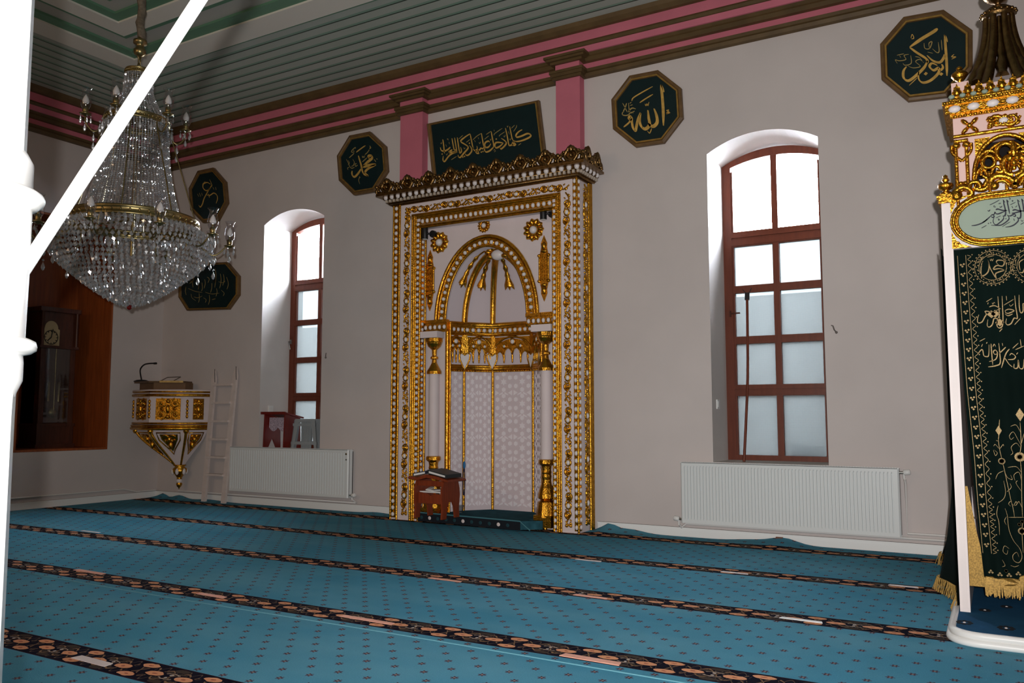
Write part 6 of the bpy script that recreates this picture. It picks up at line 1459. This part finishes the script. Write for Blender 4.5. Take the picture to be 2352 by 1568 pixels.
# embroidery, traced on the cloth
YE = YK-.014
mb = MB(); cs = []
def E_(st, ox, oy, s, lift=.004): px_strokes(mb, st, ox, oy, s, YE, lift, 0)
E_([(15, [(258, 190), (246, 250), (246, 320), (268, 338), (312, 308), (330, 255), (318, 170)]), (15, [(318, 170), (340, 250), (376, 320), (412, 378)]), (15, [(412, 376), (398, 320), (440, 296), (492, 282)]), (15, [(492, 276), (440, 262), (376, 270), (410, 230), (470, 236), (492, 205), (478, 178), (424, 174), (408, 196), (436, 226)]),
    (8, [(312, 142), (384, 124)]), (7, [(342, 160), (346, 180), (360, 160), (364, 182), (380, 154)]), (14, [(244, 228), (258, 236)]), (6, [(250, 205), (268, 180)]),
    (13, [(222, 750), (208, 800), (216, 836), (256, 826), (284, 776), (302, 744), (288, 716), (320, 714), (370, 724), (434, 690)]), (13, [(332, 668), (390, 654), (456, 690)]), (14, [(424, 556), (430, 640), (440, 740), (426, 790), (384, 790), (366, 852), (336, 880), (312, 866), (318, 800)]), (14, [(468, 552), (474, 680), (478, 800), (470, 870), (436, 890), (414, 860), (424, 796), (450, 780)]), (10, [(470, 896), (440, 930)]), (8, [(486, 650), (592, 586)]),
    (13, [(500, 706), (540, 692), (596, 706), (540, 734), (510, 730), (500, 706)]), (12, [(500, 740), (530, 760), (580, 742)]), (14, [(602, 548), (612, 660), (630, 784), (596, 786), (566, 840), (530, 858), (508, 838), (516, 790)]), (14, [(648, 540), (650, 660), (664, 728), (690, 712), (690, 640), (701, 630)]), (9, [(600, 856), (664, 786)]), (8, [(512, 550), (518, 600)]), (8, [(300, 614), (364, 574)]), (7, [(364, 622), (370, 640), (384, 620), (396, 630)]), (7, [(546, 640), (560, 660), (590, 634)]), (8, [(316, 640), (322, 620)]),
    (13, [(216, 1160), (240, 1130), (262, 1120), (274, 1180), (296, 1192), (326, 1180), (330, 1066)]), (14, [(352, 1056), (358, 1150), (370, 1280)]), (14, [(322, 1302), (400, 1290), (448, 1262), (444, 1160), (434, 1050)]), (13, [(332, 1246), (400, 1222), (420, 1160), (400, 1124), (376, 1140), (392, 1170), (420, 1160)]), (13, [(508, 1092), (470, 1130), (440, 1156)]), (14, [(546, 1112), (510, 1160), (486, 1230), (462, 1312)]), (14, [(494, 1200), (540, 1270), (578, 1302)]), (13, [(530, 1224), (590, 1220), (610, 1190), (570, 1160), (548, 1180)]), (13, [(596, 1270), (596, 1314), (634, 1308), (640, 1230), (652, 1310), (690, 1314), (700, 1220)]), (9, [(580, 1106), (640, 1050)]), (9, [(660, 1010), (672, 1090)]), (9, [(610, 1120), (700, 1080)]), (8, [(230, 1032), (290, 1000)]), (8, [(262, 1060), (250, 1090)]), (9, [(370, 1090), (386, 1060), (400, 1090)]), (9, [(312, 1040), (300, 1056)]), (8, [(470, 1050), (476, 1080)]), (8, [(636, 1150), (620, 1170)])],
   2200, 560, 4.61)
for x, y in ((355, 745), (396, 740), (444, 832)): p = onY(2200+x/4.61, 560+y/4.61, YE); dot(mb, (p.x, p.z), .022, FY(YE), .004)
# two medallion rings
for (cx_, cy_) in ((368, 248), (778, 230)):
    c = onY(2200+cx_/4.61, 560+cy_/4.61, YE); ro = .165
    for k in range(110):
        a_ = random.random()*2*PI; r_ = .074+.022*random.random(); dot(mb, (c.x+math.cos(a_)*r_*.93, c.z+math.sin(a_)*r_), .0032, FY(YE), .004)
    for k in range(30): a_ = 2*PI*k/30; dot(mb, (c.x+math.cos(a_)*.104*.93, c.z+math.sin(a_)*.104), .0042, FY(YE), .004)
    for rr_ in (.073, .096): pen(mb, [(c.x+math.cos(2*PI*k/24)*rr_*.93, c.z+math.sin(2*PI*k/24)*rr_) for k in range(25)], .0022, FY(YE), .004, n=2, taper=False)
E_([(12, [(660, 280), (650, 200), (700, 160)]), (14, [(655, 300), (690, 300), (720, 220)]), (14, [(740, 170), (746, 310)]), (14, [(790, 170), (800, 310), (830, 330), (850, 230)])], 2200, 560, 4.61)
# side border: trefoils and zigzag following the left edge
bl = [(2209, 587), (2214, 660), (2220, 740), (2226, 820), (2232, 896), (2240, 970), (2248, 1046), (2256, 1148), (2262, 1208), (2268, 1270)]
bc = cr([onY(x, y, YE) for x, y in bl], 30); acc = 0
for i in range(1, len(bc)):
    acc += (bc[i]-bc[i-1]).length
    if acc > .052:
        acc = 0; p = bc[i]
        for dx, dz in ((-.0075, 0), (.0075, .003), (0, -.010)): dot(mb, (p.x+dx, p.z+dz), .0064, FY(YE), .004)
for off in (-.022, .020): pen(mb, [(p.x+off, p.z) for p in bc[::6]], .002, FY(YE), .004, n=4, taper=False, thin=.8)
zg = []
for i, p in enumerate(bc[::3]): zg.append((p.x+.036+(.010 if i % 2 else -.008), p.z))
pen(mb, zg, .002, FY(YE), .004, n=3, taper=False, thin=.8)
for i, p in enumerate(bc[::8]): dot(mb, (p.x+.052, p.z), .004, FY(YE), .004)
for k in range(14):
    p = onY(2276+k*21, 1314+6*math.sin(k)+k*1.2, YE)
    for dx, dz in ((-.0075, 0), (.0075, 0), (0, .010)): dot(mb, (p.x+dx, p.z+dz), .0064, FY(YE), .004)
# flowering stems
E_([(5, [(408, 962), (398, 900), (380, 830), (352, 700), (330, 600), (316, 560)]), (5, [(316, 540), (300, 470), (290, 390)]), (7, [(294, 400), (300, 260)]), (5, [(466, 962), (460, 820), (458, 640), (448, 540)]), (6, [(446, 510), (456, 430), (448, 280)]), (4, [(366, 964), (477, 964)]),
    (4, [(330, 630), (290, 650), (272, 690)]), (4, [(344, 650), (360, 680), (392, 692), (380, 660)]), (4, [(256, 480), (270, 520), (284, 500), (262, 480)]), (4, [(296, 470), (270, 440), (258, 452)]), (4, [(304, 470), (326, 440), (330, 452)]), (4, [(296, 420), (276, 410)]), (4, [(380, 516), (396, 500), (384, 460), (420, 430), (448, 460)]), (4, [(452, 440), (430, 400), (400, 350), (372, 376), (382, 404), (404, 388)]), (4, [(456, 440), (477, 360)]), (4, [(450, 350), (420, 300), (380, 310)]), (4, [(456, 640), (420, 600), (360, 606)]), (4, [(458, 700), (440, 640), (404, 660), (412, 700)]), (4, [(460, 780), (420, 720), (430, 700)]),
    (4, [(398, 880), (380, 850), (366, 868), (380, 884)]), (4, [(402, 880), (420, 850), (424, 872), (408, 880)]), (4, [(460, 890), (440, 850), (428, 868)]), (4, [(330, 700), (344, 780), (330, 830), (290, 860)]), (4, [(354, 780), (384, 750), (376, 720)]), (5, [(340, 900), (356, 950), (368, 1050), (400, 1130), (446, 1190), (462, 1250), (440, 1290), (404, 1276), (396, 1240), (424, 1216), (440, 1250)]), (4, [(350, 960), (336, 990), (350, 1020), (340, 1000)]), (4, [(370, 1190), (336, 1170), (326, 1210), (352, 1230), (360, 1200)]), (5, [(290, 880), (280, 940), (296, 1000), (300, 1090)]), (5, [(468, 1000), (462, 1060), (470, 1220)]), (4, [(320, 1270), (340, 1310), (320, 1320)]), (4, [(380, 1310), (410, 1320), (440, 1310)])], 2200, 880, 3.136)
for x, y, r_, k in ((316, 560, 20, 0), (446, 530, 30, 0), (294, 340, 18, 1), (447, 226, 24, 1), (462, 1064, 22, 0), (464, 996, 9, 0), (442, 1016, 8, 0), (348, 1350, 9, 0)):
    p = onY(2200+x/3.136, 880+y/3.136, YE); s_ = r_/3.136*.00265
    if k: mb.prism([FY(YE)(p.x+a*s_, p.z+b*s_, .005) for a, b in ((0, -1.8), (1, 0), (0, 1.8), (-1, 0))], (0, .004, 0))
    else:
        for j in range(16): a_ = 2*PI*j/16; pen(mb, [(p.x, p.z), (p.x+math.cos(a_)*s_, p.z+math.sin(a_)*s_)], .006, FY(YE), .004, n=2, taper=False, thin=.8)
mb.build('embroidery', M_THREAD, cu)
# side curtain on the outside left of the pulpit
sx_ = GX0+.012; scu = empty('curtain', (sx_, 6.4, 2.1), 'plain dark green side curtain with gold fringe on the left flank of the pulpit', 'curtain')
mb = MB(); nu, nv = 40, 16
def SP(i, j):
    u, v = i/nu, j/nv; y = YM+.11+1.95*u; x = sx_-.030+.010*math.sin(u*40)*(.4+.6*v)-.035*(v**4)*(math.exp(-((u-.40)/.10)**2)+1.4*math.exp(-((u-.97)/.10)**2))*4
    return (min(x, sx_-.004), y, 2.14-(2.14-.045)*v)
mb.add([SP(i, j) for j in range(nv+1) for i in range(nu+1)], [(j*(nu+1)+i, j*(nu+1)+i+1, (j+1)*(nu+1)+i+1, (j+1)*(nu+1)+i) for j in range(nv) for i in range(nu)], 0, True); mb.build('velvet', M_VELVET, scu)
mb = MB()
for i in range(160):
    u = i/160*nu; a, b_ = SP(int(u), nv), SP(min(nu, int(u)+1), nv); f = u-int(u); x, y, z = [a[k]+(b_[k]-a[k])*f for k in range(3)]; dx = random.random()*.03
    mb.prism([(x-.006, y-.006, z+.05), (x-.006, y+.008, z+.05), (x-.012-dx, y+.01, .006), (x-.012-dx, y-.002, .006)], (.004, 0, 0))
mb.build('fringe', M_FRINGE, scu)

# ================================================================== CHANDELIER
CD_ = 7.5
rc = CAM+ray(305, 512)*CD_; HX, HY, HZ = rc.x, rc.y, rc.z
pxm = CD_/FPX
hz_ = lambda py: HZ+(512-py)*pxm*1.005
ch = empty('chandelier', (HX, HY, HZ), 'large tiered crystal chandelier with brass rings hanging at the left behind the white rod', 'chandelier')
# chain sleeve up to the ceiling
def link_chain(z0, z1, r, name):
    mb = MB(); z = z0; k = 0
    while z < z1:
        c = Vector((HX, HY, z+.03)); t = [2*PI*j/10 for j in range(10)]
        pts = [c+Vector(((math.cos(a)*.016 if k % 2 else 0), (0 if k % 2 else math.cos(a)*.016), math.sin(a)*.032)) for a in t]; mb.tube(pts, .006, 5, closed=True); z += .05; k += 1
    mb.build(name, M_BRASS, ch)
ztop = hz_(155)
link_chain(ztop+.02, hz_(112), .01, 'chain')
mb = MB(); mb.lathe([(.02, 0), (.05, .02), (.055, .06), (.035, .08), (.035, .11), (.06, .12), (.06, .15), (.03, .165), (.024, .18)], (HX, HY, hz_(118)), 16); mb.build('canopy_cup', M_BRASS, ch)
mb = MB(); zz = hz_(118)+.17; pts = []; k = 0
while zz < ZC-.14: pts.append(Vector((HX+.014*math.sin(k*1.1), HY+.014*math.cos(k*1.3), zz))); zz += .05; k += 1
pts.append(Vector((HX, HY, ZC-.12))); mb.tube(pts, [.034+.006*(i % 2) for i in range(len(pts))], 8); mb.build('chain_sleeve', mat('sleeve_cloth', (108, 98, 84), .8, var=.3, vscale=40), ch)
mb = MB(); mb.lathe([(.04, -.14), (.10, -.06), (.14, 0)], (HX, HY, ZC-.002), 20); mb.build('ceiling_rose', M_BRASS, ch)
mb = MB(); mb.tube([(HX, HY, hz_(160)), (HX, HY, HZ-.3)], .014, 8)
for k in range(8): a = k*PI/4; mb.tube([(HX+math.cos(a)*.26, HY+math.sin(a)*.26, hz_(276)), (HX+math.cos(a)*.54, HY+math.sin(a)*.54, HZ)], .006, 5)
for k in range(4): a = k*PI/2+.3; mb.tube([(HX, HY, HZ+.03), (HX+math.cos(a)*.56, HY+math.sin(a)*.56, HZ)], .009, 5)
mb.build('stem', M_BRASS, ch)
def band(z, r, h, name):
    mb = MB(); mb.lathe([(r-.006, -h/2), (r, -h/2), (r+.006, -h*.3), (r, -h*.25), (r, h*.25), (r+.006, h*.3), (r, h/2), (r-.006, h/2)], (HX, HY, z), 48, cap=False)
    for k in range(48): a = 2*PI*k/48; mb.ell((HX+math.cos(a)*r, HY+math.sin(a)*r, z), .010, .010, h*.18, 6, 4)
    mb.build(name, M_BRASS, ch)
RRING, RMID = .56, .275
band(HZ, RRING, .085, 'lower_ring'); band(hz_(276), RMID, .06, 'middle_ring'); band(hz_(158), .115, .05, 'crown_ring')
def strand(mb, p0, p1, n, r, sag=0, h=None):
    p0 = Vector(p0); p1 = Vector(p1); a = math.atan2(p0.y-HY, p0.x-HX)
    for k in range(n):
        t = (k+.5)/n; p = p0.lerp(p1, t); p.z -= sag*math.sin(PI*t)*0; out = -sag*math.sin(PI*t); p.x += math.cos(a)*out; p.y += math.sin(a)*out
        mb.octa(p, r, h or r*1.15, rot=a+k*.4)
NT = 72; mb = MB(); z0, z1 = hz_(276)-.03, HZ+.05
for k in range(NT):
    a = 2*PI*k/NT; r0, r1 = RMID-.005, .40; strand(mb, (HX+math.cos(a)*r0, HY+math.sin(a)*r0, z0), (HX+math.cos(a)*r1, HY+math.sin(a)*r1, z1), 42, .0112, .035)
tag(mb.build('upper_strands', M_CRYSTAL, ch), kind='stuff')
mb = MB(); z0, z1 = hz_(158)-.02, hz_(276)+.03
for k in range(36):
    a = 2*PI*k/36; strand(mb, (HX+math.cos(a)*.115, HY+math.sin(a)*.115, z0), (HX+math.cos(a)*(RMID-.01), HY+math.sin(a)*(RMID-.01), z1), 24, .0095, .05)
for k in range(18): a = 2*PI*k/18; drop(mb, (HX+math.cos(a)*.12, HY+math.sin(a)*.12, z0-.03), .045)
tag(mb.build('crown_strands', M_CRYSTAL, ch), kind='stuff')
for k in range(20): a = 2*PI*k/20+.1; mb = MB(); drop(mb, (HX+math.cos(a)*.30, HY+math.sin(a)*.30, hz_(276)-.045), .052); mb.build('ring_drop', M_CRYSTAL, ch)   # wide cut leaves under the middle ring
prof_ = [(.56, -.05), (.63, -.10), (.68, -.18), (.67, -.27), (.60, -.37), (.50, -.46), (.40, -.54), (.29, -.62), (.18, -.69), (.08, -.735), (.02, -.75)]
P_ = cr([(r, z, 0) for r, z in prof_], 10); mb = MB(); acc = 0; last = P_[0]; row = 0
for p in P_:
    acc += (p-last).length; last = p
    if acc >= .040 or row == 0:
        acc = 0; n = max(6, int(2*PI*p.x/.047)); row += 1
        for k in range(n):
            a = 2*PI*(k+.5*(row % 2))/n; mb.octa((HX+math.cos(a)*p.x, HY+math.sin(a)*p.x, HZ+p.y), .0185, .026, rot=a+.3*((k*7+row*3) % 5))
for k in range(60): a = 2*PI*k/60; mb.octa((HX+math.cos(a)*.565, HY+math.sin(a)*.565, HZ-.065), .010, .03, rot=a)
tag(mb.build('bowl_crystals', M_CRYSTAL, ch), kind='stuff')
mb = MB(); mb.ell((HX, HY, HZ-.765), .022, .022, .024, 12, 8); mb.build('ruby_bead', M_RUBY, ch)
def arm(ang, r0, r1, z0, zc, s, name):
    """curved arm from the ring to a candle cup with glass chimney"""
    ux, uy = math.sin(ang), -math.cos(ang)               # ang 0 faces the photographer's wall-normal
    a0 = math.atan2(-HY, -HX)+ang; ux, uy = math.cos(a0), math.sin(a0)
    def R(r, z): return Vector((HX+ux*r, HY+uy*r, z))
    mb = MB(); pts = cr([R(r0, z0), R(r0+.01, z0-.10*s), R((r0+r1)/2, z0-.17*s), R(r1-.01, z0-.09*s), R(r1, zc-.03)], 6); mb.tube(pts, .0075, 6)
    A = mb.build(name, M_BRASS, ch)
    c = R(r1, zc); mb = MB(); mb.lathe([(.006, -.045), (.04, -.028), (.05, -.02), (.02, -.01), (.024, 0), (.024, .035), (.02, .04)], c, 14); mb.lathe([(.009, .04), (.009, .075)], c, 8); mb.build('candle_cup', M_BRASS, A)
    mb = MB(); mb.lathe([(.012, .070), (.026, .082), (.028, .10), (.018, .13), (.006, .15), (.002, .155)], c, 12); mb.build('bulb', M_BULB, A)
    mb = MB(); h = .21; mb.lathe([(.026, .02), (.040, .05), (.046, .085), (.040, .13), (.030, .165), (.034, .19), (.048, h)], c, 18, cap=False); mb.build('glass_chimney', M_CHIMNEY, A)
    mb = MB()
    for p_, s_ in [((c.x+math.cos(2*PI*k/5+ang)*.045, c.y+math.sin(2*PI*k/5+ang)*.045, c.z-.04-.01*(k % 2)), .032) for k in range(5)]+[(c+Vector((0, 0, -.10)), .04), (R((r0+r1)/2, z0-.18*s), .042), (R((r0+r1)/2, z0-.27*s), .045)]:
        mb = MB(); drop(mb, p_, s_); mb.build('crystal_drop', M_CRYSTAL, A)
for k in range(10): arm(math.radians(14+36*k), RRING, .83, HZ-.02, HZ-.13, 1.35, 'lower_arm')
for k in range(6): arm(math.radians(-24+60*k), RMID, .42, hz_(276)-.01, hz_(270), .8, 'upper_arm')
